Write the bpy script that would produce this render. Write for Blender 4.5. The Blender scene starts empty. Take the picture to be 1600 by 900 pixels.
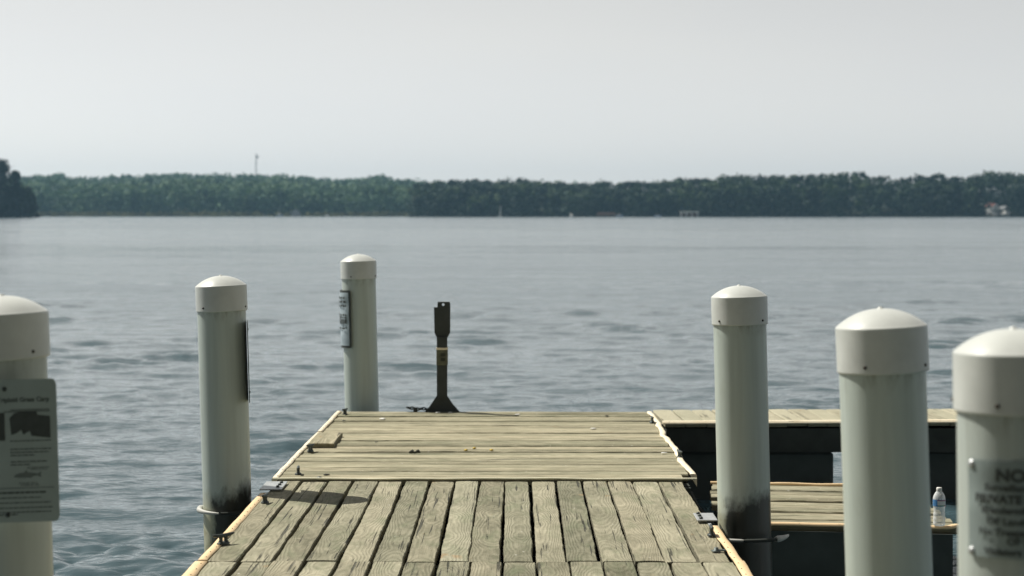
import bpy, math, random
import numpy as np
from mathutils import Vector, Matrix, noise
from mathutils.geometry import tessellate_polygon

random.seed(7)
RNG = np.random.default_rng(11)
S = bpy.context.scene
COL = S.collection
R = math.radians

# ------------------------------------------------------------------ camera
F = 2900.0      # focal length in pixels of the 1600 px wide picture
HY = 334.0      # row of the horizon
EYE = 1.49      # eye height above the dock boards (z = 0)
WZ = -0.55      # water level
cam_d = bpy.data.cameras.new('camera')
cam = bpy.data.objects.new('camera', cam_d); COL.objects.link(cam)
cam.location = (0, 0, EYE)
cam.rotation_euler = (R(90), 0, 0)
cam_d.sensor_width = 36.0
cam_d.lens = F / 1600 * 36
cam_d.shift_y = -(450 - HY) / 1600
cam_d.clip_start = 0.1
cam_d.clip_end = 9000
cam_d.dof.use_dof = True
cam_d.dof.focus_distance = 9.6
cam_d.dof.aperture_fstop = 3.4
S.camera = cam

# ------------------------------------------------------------------ light
SUN_AZ = -60      # degrees from the view direction, negative = left
SUN_EL = 54
world = bpy.data.worlds.new('World'); S.world = world; world.use_nodes = True
nt = world.node_tree; nt.nodes.clear()
wo = nt.nodes.new('ShaderNodeOutputWorld'); bg = nt.nodes.new('ShaderNodeBackground')
sk = nt.nodes.new('ShaderNodeTexSky'); sk.sky_type = 'NISHITA'; sk.sun_disc = False
sk.sun_elevation = R(SUN_EL); sk.sun_rotation = R(SUN_AZ)
sk.air_density = 0.6; sk.dust_density = 0.35; sk.ozone_density = 1.0
hs = nt.nodes.new('ShaderNodeHueSaturation'); hs.inputs['Saturation'].default_value = 0.05
nt.links.new(sk.outputs[0], hs.inputs['Color']); 
# faint high haze: a trace of warmth and very soft unevenness
tcw = nt.nodes.new('ShaderNodeTexCoord'); mpw = nt.nodes.new('ShaderNodeMapping'); mpw.inputs['Scale'].default_value = (2, 2, 9)
nw = nt.nodes.new('ShaderNodeTexNoise'); nw.inputs['Scale'].default_value = 1.6; nw.inputs['Detail'].default_value = 5
nt.links.new(tcw.outputs['Generated'], mpw.inputs[0]); nt.links.new(mpw.outputs[0], nw.inputs['Vector'])
rw = nt.nodes.new('ShaderNodeValToRGB'); rw.color_ramp.elements[0].position = .3; rw.color_ramp.elements[1].position = .7
rw.color_ramp.elements[0].color = (.965, .965, .945, 1); rw.color_ramp.elements[1].color = (1.0, .992, .955, 1)
nt.links.new(nw.outputs[0], rw.inputs[0])
mw = nt.nodes.new('ShaderNodeMix'); mw.data_type = 'RGBA'; mw.blend_type = 'MULTIPLY'; mw.inputs[0].default_value = 1
nt.links.new(hs.outputs[0], mw.inputs[6]); nt.links.new(rw.outputs[0], mw.inputs[7]); nt.links.new(mw.outputs[2], bg.inputs[0])
nt.links.new(bg.outputs[0], wo.inputs[0]); bg.inputs[1].default_value = 0.102
sd = bpy.data.lights.new('sun', 'SUN'); sd.energy = 5.0; sd.angle = R(0.53); sd.color = (1.0, 0.955, 0.87)
sun = bpy.data.objects.new('sun', sd); COL.objects.link(sun)
az, el = R(SUN_AZ), R(SUN_EL)
sv = Vector((math.sin(az) * math.cos(el), math.cos(az) * math.cos(el), math.sin(el)))
sun.rotation_euler = sv.to_track_quat('Z', 'Y').to_euler()
sun.location = sv * 30
S.view_settings.view_transform = 'Standard'; S.view_settings.look = 'None'
S.view_settings.gamma = 1.0; S.view_settings.use_curve_mapping = False
S.view_settings.exposure = 0.19
try:
    S.cycles.volume_bounces = 1; S.cycles.max_bounces = 8; S.cycles.transparent_max_bounces = 12
except Exception: pass

# ------------------------------------------------------------------ helpers
def at(px, y_or_s, z=None, s=None):
    """real position of a picture point that lies on the level plane z"""
    sc = (y_or_s - HY) / (EYE - z)
    return ((px - 800) / sc, F / sc)

def tag(o, label=None, cat=None, group=None, kind=None):
    if label: o['label'] = label
    if cat: o['category'] = cat
    if group: o['group'] = group
    if kind: o['kind'] = kind
    return o

def empty(name, loc, label, cat, group=None, rot=(0, 0, 0)):
    o = bpy.data.objects.new(name, None); COL.objects.link(o)
    o.location = loc; o.rotation_euler = rot; o.empty_display_size = .1
    return tag(o, label, cat, group)

class MB:
    """collects geometry for one mesh"""
    def __init__(s): s.v = []; s.f = []; s.m = []; s.pc = []; s.sm = []
    def add(s, vs, fs, mat=0, pc=None, smooth=False):
        b = len(s.v); s.v += [tuple(p) for p in vs]
        s.pc += list(pc) if pc is not None else [(0, 0, 0)] * len(vs)
        for f in fs: s.f.append(tuple(i + b for i in f)); s.m.append(mat); s.sm.append(smooth)
    def box(s, x0, x1, y0, y1, z0, z1, mat=0, bev=0.0):
        if bev <= 0:
            vs = [(x0,y0,z0),(x1,y0,z0),(x1,y1,z0),(x0,y1,z0),(x0,y0,z1),(x1,y0,z1),(x1,y1,z1),(x0,y1,z1)]
            s.add(vs, [(0,3,2,1),(4,5,6,7),(0,1,5,4),(1,2,6,5),(2,3,7,6),(3,0,4,7)], mat)
        else:
            b = bev; rings = []
            for z, i in ((z0, b), (z0 + b, 0), (z1 - b, 0), (z1, b)):
                rings.append([(x0+i+(b if i==0 else 0), y0+i, z), (x1-i-(b if i==0 else 0), y0+i, z), (x1-i, y0+i+(b if i==0 else 0), z), (x1-i, y1-i-(b if i==0 else 0), z),
                              (x1-i-(b if i==0 else 0), y1-i, z), (x0+i+(b if i==0 else 0), y1-i, z), (x0+i, y1-i-(b if i==0 else 0), z), (x0+i, y0+i+(b if i==0 else 0), z)])
            s.loft(rings, mat, True)
    def loft(s, rings, mat=0, caps=True, smooth=False, close=True, pc=None):
        n = len(rings[0]); vs = [p for r in rings for p in r]; fs = []
        m = n if close else n - 1
        for i in range(len(rings) - 1):
            for j in range(m):
                k = (j + 1) % n
                fs.append((i*n+j, i*n+k, (i+1)*n+k, (i+1)*n+j))
        s.add(vs, fs, mat, pc, smooth)
        if caps and close:
            # end faces on their own vertices, so they do not bend the side shading
            s.add(rings[0], [tuple(reversed(range(n)))], mat, pc[:n] if pc else None)
            s.add(rings[-1], [tuple(range(n))], mat, pc[-n:] if pc else None)
    def lathe(s, prof, n=48, mat=0, c=(0, 0), smooth=True):
        rings = [[(c[0] + r*math.cos(2*math.pi*j/n), c[1] + r*math.sin(2*math.pi*j/n), z) for j in range(n)] for r, z in prof]
        s.loft(rings, mat, True, smooth)
    def tube(s, pts, rad, n=10, mat=0, caps=True):
        pts = [Vector(p) for p in pts]; rings = []
        for i, p in enumerate(pts):
            d = (pts[min(i+1, len(pts)-1)] - pts[max(i-1, 0)]).normalized()
            up = Vector((0, 0, 1)) if abs(d.z) < .9 else Vector((1, 0, 0))
            a = d.cross(up).normalized(); b = a.cross(d).normalized()
            r = rad[i] if isinstance(rad, (list, tuple)) else rad
            rings.append([tuple(p + a*r*math.cos(2*math.pi*j/n) + b*r*math.sin(2*math.pi*j/n)) for j in range(n)])
        s.loft(rings, mat, caps, True)
    def build(s, name, mats, parent=None):
        me = bpy.data.meshes.new(name); me.from_pydata(s.v, [], s.f)
        if not isinstance(mats, (list, tuple)): mats = [mats]
        for m in mats: me.materials.append(m)
        me.polygons.foreach_set('material_index', s.m)
        me.polygons.foreach_set('use_smooth', s.sm)
        if any(p != (0, 0, 0) for p in s.pc):
            a = me.attributes.new('pc', 'FLOAT_VECTOR', 'POINT')
            a.data.foreach_set('vector', [c for p in s.pc for c in p])
        me.update()
        o = bpy.data.objects.new(name, me); COL.objects.link(o)
        if parent: o.parent = parent
        return o

# ------------------------------------------------------------------ materials
class NT:
    def __init__(s, name):
        s.m = bpy.data.materials.new(name); s.m.use_nodes = True; s.t = s.m.node_tree
        s.p = s.t.nodes['Principled BSDF']; s.out = s.t.nodes['Material Output']
    def n(s, typ, **kw):
        nd = s.t.nodes.new('ShaderNode' + typ)
        for k, v in kw.items(): setattr(nd, k, v)
        return nd
    def put(s, sock, v):
        if v is None: return
        if isinstance(v, bpy.types.NodeSocket): s.t.links.new(v, sock)
        elif isinstance(v, bpy.types.Node): s.t.links.new(v.outputs[0], sock)
        else: sock.default_value = v
    def math(s, op, a, b=None, c=None, clamp=False):
        nd = s.n('Math', operation=op, use_clamp=clamp)
        s.put(nd.inputs[0], a); s.put(nd.inputs[1], b); s.put(nd.inputs[2], c); return nd.outputs[0]
    def noise(s, vec, scale, detail=3, rough=.5, dist=0):
        nd = s.n('TexNoise'); s.put(nd.inputs['Vector'], vec); nd.inputs['Scale'].default_value = scale
        nd.inputs['Detail'].default_value = detail; nd.inputs['Roughness'].default_value = rough
        nd.inputs['Distortion'].default_value = dist; return nd.outputs[0]
    def vec(s, x, y, z):
        nd = s.n('CombineXYZ'); s.put(nd.inputs[0], x); s.put(nd.inputs[1], y); s.put(nd.inputs[2], z); return nd.outputs[0]
    def mul(s, v, xyz):
        nd = s.n('VectorMath', operation='MULTIPLY'); s.put(nd.inputs[0], v); nd.inputs[1].default_value = xyz; return nd.outputs[0]
    def ramp(s, fac, stops, interp='LINEAR'):
        nd = s.n('ValToRGB'); s.put(nd.inputs[0], fac); cr = nd.color_ramp; cr.interpolation = interp
        while len(cr.elements) < len(stops): cr.elements.new(.5)
        for e, (p, c) in zip(cr.elements, stops):
            e.position = p; e.color = (c, c, c, 1) if not isinstance(c, (tuple, list)) else (*c, 1)
        return nd.outputs[0]
    def mix(s, fac, a, b, mode='MIX'):
        nd = s.n('Mix', data_type='RGBA', blend_type=mode)
        s.put(nd.inputs[0], fac)
        for sock, v in ((nd.inputs[6], a), (nd.inputs[7], b)):
            if isinstance(v, tuple): v = (*v, 1)
            s.put(sock, v)
        return nd.outputs[2]
    def bump(s, h, strength=.3, dist=.01):
        nd = s.n('Bump'); s.put(nd.inputs['Height'], h); nd.inputs['Strength'].default_value = strength
        nd.inputs['Distance'].default_value = dist; s.put(s.p.inputs['Normal'], nd.outputs[0]); return nd
    def base(s, c, rough=.6, metal=0., spec=.5):
        s.put(s.p.inputs['Base Color'], (*c, 1) if isinstance(c, tuple) else c)
        s.put(s.p.inputs['Roughness'], rough); s.put(s.p.inputs['Metallic'], metal)
        s.put(s.p.inputs['Specular IOR Level'], spec); return s

def obj_coord(t): return t.n('TexCoord').outputs['Object']

def simple(name, col, rough=.6, metal=0., var=.25, scale=8., spec=.5, bump=.1):
    t = NT(name); co = obj_coord(t)
    f = t.noise(co, scale, 5, .6)
    g = t.ramp(f, [(.3, 1 - var), (.7, 1 + var * .3)])
    t.base(t.mix(1.0, col, g, 'MULTIPLY'), rough, metal, spec)
    if bump: t.bump(t.noise(co, scale * 6, 4), bump, .004)
    return t.m

def wood_mat(name, dark, light, crack=1.0, far=False, green=.5, streak=.0):
    t = NT(name)
    at_ = t.n('Attribute', attribute_name='pc'); sp = t.n('SeparateXYZ'); t.put(sp.inputs[0], at_.outputs['Vector'])
    u, v, r = sp.outputs
    seed = t.math('MULTIPLY', r, 37.0)
    # board-wide grain: arches where the growth rings meet the face
    wob = t.noise(t.vec(t.math('MULTIPLY', u, 7), t.math('MULTIPLY', v, .8), seed), 1.0, 3, .55)
    slow = t.noise(t.vec(0.0, t.math('MULTIPLY', v, .62), seed), 1.0, 3, .6)
    cx = t.math('MULTIPLY', t.math('SUBTRACT', t.math('FRACT', t.math('MULTIPLY', r, 13.7)), .5), .10)
    uu = t.math('ADD', t.math('SUBTRACT', u, cx), t.math('MULTIPLY', t.math('SUBTRACT', wob, .5), .06))
    g = t.math('MULTIPLY', t.math('ADD', slow, -.15), .24)
    rad = t.math('SQRT', t.math('ADD', t.math('MULTIPLY', uu, uu), t.math('MULTIPLY', g, g)))
    ring = t.math('SINE', t.math('MULTIPLY', rad, 2 * math.pi / .0085))
    ring = t.math('MULTIPLY_ADD', ring, .5, .5)
    fine = t.noise(t.vec(t.math('MULTIPLY', u, 230), t.math('MULTIPLY', v, 5), seed), 1.0, 3, .6)
    mott = t.noise(t.vec(t.math('MULTIPLY', u, 22), t.math('MULTIPLY', v, 9), seed), 1.0, 5, .65)
    big = t.noise(t.vec(t.math('MULTIPLY', u, 4), t.math('MULTIPLY', v, 2.2), seed), 1.0, 4, .6)
    crk = t.noise(t.vec(t.math('MULTIPLY', u, 70), t.math('MULTIPLY', v, 1.5), t.math('ADD', seed, 5.0)), 1.0, 2, .5, .35)
    crkm = t.ramp(crk, [(.63, 0.), (.67, 1.)])
    crkz = t.ramp(t.noise(t.vec(t.math('MULTIPLY', u, 8), t.math('MULTIPLY', v, 1.5), t.math('ADD', seed, 9.0)), 1.0, 2), [(.42, 0.), (.55, 1.)])
    crkm = t.math('MULTIPLY', crkm, crkz)
    fac = t.math('ADD', t.math('MULTIPLY', t.math('MULTIPLY', ring, big), .34), t.math('MULTIPLY', fine, .40))
    fac = t.math('ADD', fac, t.math('MULTIPLY', t.math('SUBTRACT', big, .5), .9))
    fac = t.math('ADD', fac, t.math('MULTIPLY', t.math('SUBTRACT', mott, .5), .75))
    fac = t.math('ADD', fac, t.math('MULTIPLY', t.math('SUBTRACT', t.math('FRACT', t.math('MULTIPLY', r, 7.31)), .5), .42))
    if streak:
        st = t.noise(t.vec(t.math('MULTIPLY', u, 34), t.math('MULTIPLY', v, .55), seed), 1.0, 4, .7)
        fac = t.math('ADD', fac, t.math('MULTIPLY', t.math('SUBTRACT', st, .5), streak))
    fac = t.math('ADD', fac, .20, clamp=True)
    col = t.mix(fac, dark, light)
    pk = t.math('FRACT', t.math('MULTIPLY', r, 3.77))
    col = t.mix(t.math('MULTIPLY', pk, .45), col, t.mix(1., col, (1.04, .95, .93), 'MULTIPLY'))
    gm = t.ramp(t.noise(t.vec(t.math('MULTIPLY', u, 9), t.math('MULTIPLY', v, 3), t.math('ADD', seed, 3.0)), 1.0, 4, .6), [(.5, 0.), (.72, green)])
    col = t.mix(gm, col, (.13, .155, .085))
    rust = t.ramp(t.noise(t.vec(t.math('MULTIPLY', u, 11), t.math('MULTIPLY', v, 5), t.math('ADD', seed, 21.0)), 1.0, 3, .5), [(.70, 0.), (.78, .55)])
    col = t.mix(rust, col, (.30, .19, .09))
    col = t.mix(t.math('MULTIPLY', crkm, .85 * crack), col, (.035, .036, .028))
    # droppings and scuffs, pale specks
    vo = t.n('TexVoronoi'); t.put(vo.inputs['Vector'], t.vec(t.math('MULTIPLY', u, 14), t.math('MULTIPLY', v, 11), seed)); vo.inputs['Scale'].default_value = 1.0
    spk = t.ramp(vo.outputs['Distance'], [(.05, 1.), (.09, 0.)])
    spk = t.math('MULTIPLY', spk, t.ramp(t.noise(t.vec(t.math('MULTIPLY', u, 3), t.math('MULTIPLY', v, 2), t.math('ADD', seed, 2.0)), 1.0, 2), [(.5, 0.), (.6, 1.)]))
    col = t.mix(t.math('MULTIPLY', spk, .75), col, (.62, .61, .55))
    scf = t.ramp(t.noise(t.vec(t.math('MULTIPLY', u, 12), t.math('MULTIPLY', v, 55), seed), 1.0, 3, .6), [(.66, 0.), (.74, .45)])
    col = t.mix(scf, col, (.50, .47, .36))
    t.base(col, .82, 0., .25)
    h = t.math('ADD', t.math('MULTIPLY', t.math('MULTIPLY', ring, big), .6), t.math('MULTIPLY', fine, .35))
    h = t.math('SUBTRACT', h, t.math('MULTIPLY', crkm, 2.2 * crack))
    h = t.math('ADD', h, t.math('MULTIPLY', mott, .8))
    t.bump(h, 1.0, .0045)
    return t.m

M = {}
M['wood'] = wood_mat('weathered_boards', (.098, .098, .060), (.40, .378, .272), 1.0)
M['wood_far'] = wood_mat('weathered_cross_boards', (.14, .138, .085), (.47, .435, .305), .8, green=.25, streak=1.6)
M['wood_low'] = wood_mat('weathered_low_boards', (.13, .125, .08), (.44, .41, .29), 1., green=.35, streak=1.9)
M['wood_pale'] = wood_mat('bleached_boards', (.28, .27, .19), (.46, .44, .325), .6, green=.1)
M['black'] = simple('black_float_plastic', (.080, .094, .090), .8, 0, .2, 5, .1)
M['joist'] = simple('tarred_timber', (.060, .066, .060), .9, 0, .3, 6, .1)  # also used as painted shade on the pile hoops
M['steel'] = simple('galvanised_steel', (.55, .57, .57), .42, .6, .3, 30)
M['dark_iron'] = simple('dark_iron', (.060, .072, .068), .5, .3, .4, 25)
M['green_iron'] = simple('oxidised_cleat_iron', (.10, .12, .115), .5, .5, .4, 40)
M['nail'] = simple('nail_heads', (.05, .04, .03), .6, .5)
M['vinyl_white'] = simple('white_vinyl', (.72, .71, .66), .4, 0, .2, 12)
M['vinyl_dull'] = simple('dull_white_vinyl', (.50, .50, .46), .5, 0, .3, 18)
M['silhouette'] = simple('black_painted_steel', (.048, .056, .052), .75, 0, .3, 12)
M['bird'] = simple('white_droppings', (.7, .69, .64), .8, 0, .2, 40)
M['leaf_yellow'] = simple('yellow_petals', (.55, .38, .03), .6, 0, .3, 60)
M['twig'] = simple('dark_droppings', (.045, .048, .035), .9, 0, .3, 60)

M['seam_vinyl'] = simple('pale_seam_vinyl', (.84, .80, .60), .5, 0, .15, 9)
def vinyl_strip(name, c, warm):
    t = NT(name); co = obj_coord(t)
    a = t.ramp(t.noise(co, 6, 5, .65), [(.38, 0.), (.7, .55)])
    col = t.mix(a, c, warm)
    d = t.ramp(t.noise(t.mul(co, (40, 40, 40)), 1., 4, .6), [(.60, 0.), (.72, .5)])
    col = t.mix(d, col, (.22, .17, .09)); t.base(col, .55, 0, .3)
    t.bump(t.noise(co, 30, 4), .25, .004); return t.m
M['strip'] = vinyl_strip('cream_edge_vinyl', (.80, .60, .36), (.66, .47, .25))
M['strip_far'] = vinyl_strip('bleached_edge_vinyl', (.86, .78, .60), (.74, .58, .36))

def pvc_mat(name, base, stain_shade_z, facing, capz):
    """ivory plastic pile sleeve: rain streaks, scuffs, black algae and painted shade on the side away from the sun"""
    t = NT(name); co = obj_coord(t); sp = t.n('SeparateXYZ'); t.put(sp.inputs[0], co)
    x, y, z = sp.outputs
    streak = t.noise(t.mul(co, (26, 26, 1.2)), 1., 4, .6)
    fine = t.noise(co, 60, 4, .6)
    g = t.ramp(streak, [(.25, .86), (.6, 1.0)])
    col = t.mix(1., base, g, 'MULTIPLY')
    blot = t.ramp(t.noise(t.mul(co, (7, 7, 3)), 1., 5, .65), [(.60, 0.), (.78, .35)])
    col = t.mix(blot, col, (.30, .31, .24))
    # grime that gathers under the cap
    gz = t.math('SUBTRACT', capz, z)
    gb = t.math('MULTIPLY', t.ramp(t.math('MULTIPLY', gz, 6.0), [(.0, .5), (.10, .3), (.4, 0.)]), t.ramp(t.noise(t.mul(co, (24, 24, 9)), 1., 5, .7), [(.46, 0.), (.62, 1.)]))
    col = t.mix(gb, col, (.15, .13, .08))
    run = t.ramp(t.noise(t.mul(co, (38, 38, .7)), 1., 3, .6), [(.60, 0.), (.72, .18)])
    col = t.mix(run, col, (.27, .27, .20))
    # algae with shade painted in: height limit wobbles and rises with the side facing the dock
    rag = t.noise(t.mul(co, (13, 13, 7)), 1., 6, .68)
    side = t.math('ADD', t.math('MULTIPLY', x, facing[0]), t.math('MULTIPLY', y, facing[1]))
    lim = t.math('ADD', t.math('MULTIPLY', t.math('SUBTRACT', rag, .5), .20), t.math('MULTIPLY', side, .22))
    lim = t.math('ADD', lim, stain_shade_z)
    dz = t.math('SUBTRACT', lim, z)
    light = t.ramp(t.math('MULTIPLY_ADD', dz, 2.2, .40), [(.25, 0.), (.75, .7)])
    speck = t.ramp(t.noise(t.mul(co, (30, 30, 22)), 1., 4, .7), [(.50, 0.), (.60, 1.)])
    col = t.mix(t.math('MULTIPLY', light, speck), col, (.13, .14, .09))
    sidem = t.ramp(t.math('MULTIPLY_ADD', t.math('ADD', side, t.math('MULTIPLY', t.math('SUBTRACT', rag, .5), .12)), 4, .5), [(.28, 0.), (.42, 1.)])  # keeps the sunlit rim out of the painted shade
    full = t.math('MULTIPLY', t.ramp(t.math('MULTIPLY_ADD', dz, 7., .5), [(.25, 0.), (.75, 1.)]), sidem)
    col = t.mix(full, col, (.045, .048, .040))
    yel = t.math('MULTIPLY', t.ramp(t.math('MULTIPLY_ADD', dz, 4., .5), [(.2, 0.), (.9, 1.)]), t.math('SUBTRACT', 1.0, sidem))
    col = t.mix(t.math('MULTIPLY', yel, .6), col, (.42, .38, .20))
    t.base(col, t.ramp(fine, [(.3, .28), (.7, .42)]), 0, .5)
    t.bump(t.noise(t.mul(co, (12, 12, 2)), 1., 3), .12, .004)
    return t.m

def foliage(name, cols, sat=1.):
    t = NT(name)
    a = t.n('Attribute', attribute_name='pc'); sp = t.n('SeparateXYZ'); t.put(sp.inputs[0], a.outputs['Vector'])
    col = t.ramp(sp.outputs[0], [(0., cols[0]), (.5, cols[1]), (1., cols[2])])
    t.base(col, .7, 0, .2)
    # thin leaves let some sun through
    tr = t.n('BsdfTranslucent'); t.put(tr.inputs[0], t.mix(1., col, (.9, 1., .5), 'MULTIPLY'))
    mx = t.n('MixShader'); mx.inputs[0].default_value = .18
    t.t.links.new(t.p.outputs[0], mx.inputs[1]); t.t.links.new(tr.outputs[0], mx.inputs[2])
    t.t.links.new(mx.outputs[0], t.out.inputs['Surface']); return t.m
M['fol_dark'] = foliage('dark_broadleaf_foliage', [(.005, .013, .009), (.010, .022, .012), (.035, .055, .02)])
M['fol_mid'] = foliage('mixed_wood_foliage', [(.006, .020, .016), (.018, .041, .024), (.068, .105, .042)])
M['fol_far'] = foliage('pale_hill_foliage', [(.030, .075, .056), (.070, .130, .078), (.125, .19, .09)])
M['fol_reed'] = foliage('shore_scrub_foliage', [(.09, .095, .045), (.16, .15, .07), (.20, .19, .08)])
M['bark'] = simple('bark', (.09, .075, .055), .9, 0, .4, 3)

# ------------------------------------------------------------------ water
def make_water():
    def rows():
        out = [-60, -20, -4, 3, 7.0]
        out += list(1 / np.linspace(1/8.6, 1/320., 560))
        out += [360, 420, 500, 620, 760, 900, 1100, 1400, 1800, 2400, 3200]
        return np.array(out, float)
    Y = rows()
    tx = np.concatenate([[-4, -2.5, -1.6, -1.0, -.7, -.5, -.42, -.37], np.linspace(-.33, .33, 620), [.37, .42, .5, .7, 1.0, 1.6, 2.5, 4]])
    yy = np.maximum(Y, 14.0)
    X = tx[None, :] * (yy[:, None] * 1.0 + 0)
    YY = np.repeat(Y[:, None], len(tx), 1)
    dx = np.gradient(X, axis=1); dy = np.gradient(YY, axis=0)
    Z = np.zeros_like(X); DX = np.zeros_like(X); DY = np.zeros_like(X)
    rg = np.random.default_rng(5)
    # wind lanes: an almost calm lane far out, rougher water near and beyond
    K = 150
    lam = np.exp(rg.uniform(np.log(.11), np.log(2.2), K))
    ang = rg.normal(0, .75, K) + .10
    ph = rg.uniform(0, 2*np.pi, K)
    slope = .0195 * (lam / .6) ** -.22
    slope[lam > 1.3] *= .45
    g1 = np.sin(X*.9 + 1.3 + 1.4*np.sin(YY*.31)) * np.sin(YY*1.15 + 1.1*np.sin(X*.55)) + .7*np.sin(X*.33 - YY*.52 + 2*np.sin(YY*.11)) * np.sin(YY*.41 + 1.7*np.sin(X*.19 + 2))
    env = .66 + 1.25 * np.clip(g1, 0, 2)
    for l, a, p, s in zip(lam, ang, ph, slope):
        k = 2 * np.pi / l; kx, ky = k * np.sin(a), k * np.cos(a)
        amp = s / k
        ny = np.abs(dy) * abs(ky) ; nx = np.abs(dx) * abs(kx)
        q = np.maximum(ny, nx) / np.pi            # 1 = undersampled
        fade = np.clip((.75 - q) / .4, 0, 1)
        th = kx * X + ky * YY + p
        A = amp * fade * env
        Z += A * np.sin(th)
        DX += -A * .8 * np.sin(a) * -np.cos(th)
        DY += -A * .8 * np.cos(a) * -np.cos(th)
    X2 = X - DX; Y2 = YY - DY
    me = bpy.data.meshes.new('lake_water')
    nr, nc = X.shape
    V = np.stack([X2, Y2, Z + WZ], -1).reshape(-1, 3).astype(np.float32)
    i = np.arange(nr - 1)[:, None] * nc + np.arange(nc - 1)[None, :]
    Fc = np.stack([i, i + 1, i + nc + 1, i + nc], -1).reshape(-1, 4)
    me.vertices.add(len(V)); me.vertices.foreach_set('co', V.ravel())
    me.loops.add(Fc.size); me.loops.foreach_set('vertex_index', Fc.ravel().astype(np.int32))
    me.polygons.add(len(Fc)); me.polygons.foreach_set('loop_start', np.arange(0, Fc.size, 4, dtype=np.int32))
    me.polygons.foreach_set('use_smooth', np.ones(len(Fc), bool))
    me.update(calc_edges=True)
    t = NT('lake_water'); co = t.n('NewGeometry').outputs['Position']
    sp = t.n('SeparateXYZ'); t.put(sp.inputs[0], co)
    a = t.noise(t.mul(co, (2.2, 5.5, 1)), 1., 4, .62)
    b = t.noise(t.mul(co, (.55, 1.3, 1)), 1., 4, .6)
    c = t.noise(t.mul(co, (7, 15, 1)), 1., 2, .5)
    big = t.noise(t.mul(co, (.006, .028, 1)), 1., 3, .5)
    h = t.math('ADD', t.math('MULTIPLY', a, .026), t.math('MULTIPLY', b, .050))
    h = t.math('ADD', h, t.math('MULTIPLY', c, .010))
    gr = t.noise(t.mul(co, (.16, .42, 1)), 1., 4, .65)
    h = t.math('ADD', h, t.math('MULTIPLY', gr, t.math('MULTIPLY', t.math('MULTIPLY', sp.outputs[1], 1/50., clamp=True), .15)))
    # the far surface carries its waves as bump, the near surface as real waves
    farf = t.ramp(t.math('MULTIPLY', sp.outputs[1], 1/400.), [(.02, .55), (.125, 1.0), (.15, .55), (.56, .5), (.68, 1.)])
    h = t.math('MULTIPLY', h, t.math('MULTIPLY', farf, t.math('MULTIPLY_ADD', big, 1.3, .35)))
    # wind patches: ruffled water scatters more than the smoother strips between
    ws = t.noise(t.mul(co, (.07, .32, 1)), 1., 5, .7)
    wl = t.noise(t.mul(co, (.012, .05, 1)), 1., 3, .5)
    rf = t.ramp(t.math('ADD', t.math('MULTIPLY', ws, .6), t.math('MULTIPLY', wl, .4)), [(.40, 0.), (.60, 1.)])
    far_r = t.math('MULTIPLY_ADD', rf, .13, .075)
    mixr = t.ramp(t.math('MULTIPLY', sp.outputs[1], 1/100.), [(.15, 0.), (.55, 1.)])
    rough = t.math('ADD', .06, t.math('MULTIPLY', mixr, t.math('SUBTRACT', far_r, .06)))
    t.base((.048, .084, .098), rough, 0, .5)
    t.p.inputs['IOR'].default_value = 1.46
    t.bump(h, 1.0, 1.0)
    me.materials.append(t.m)
    o = bpy.data.objects.new('lake_water', me); COL.objects.link(o)
    tag(o, 'choppy grey blue lake water reaching to the far shore', 'water', kind='structure')
make_water()

# ------------------------------------------------------------------ far land
def zat(y, D): return EYE + (HY - y) / F * D     # height of row y at distance D
def xat(px, D): return (px - 800) / F * D
SKYL = [(-900, 268), (-300, 266), (40, 272), (75, 271), (92, 267), (108, 274), (150, 274), (190, 271), (240, 270), (275, 267), (300, 269), (355, 269), (400, 271), (450, 270),
        (480, 274), (520, 275), (550, 276), (590, 271), (625, 276), (660, 280), (700, 281), (800, 284), (1600, 280), (2600, 275)]
NEARL = [(610, 306), (630, 291), (655, 284), (680, 281), (705, 279), (740, 278), (770, 279), (800, 275), (835, 276), (860, 281), (900, 283), (930, 280), (960, 283), (1000, 282), (1030, 280),
         (1048, 281), (1062, 274), (1080, 274), (1095, 278), (1120, 273), (1150, 269), (1200, 271), (1240, 270), (1275, 267), (1310, 268), (1340, 266), (1370, 273), (1410, 275), (1440, 271),
         (1460, 268), (1480, 273), (1520, 272), (1548, 263), (1565, 265), (1590, 270), (1620, 268), (1900, 266), (2600, 262)]
def prof(tab, px): return float(np.interp(px, [a for a, _ in tab], [b for _, b in tab]))

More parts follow.
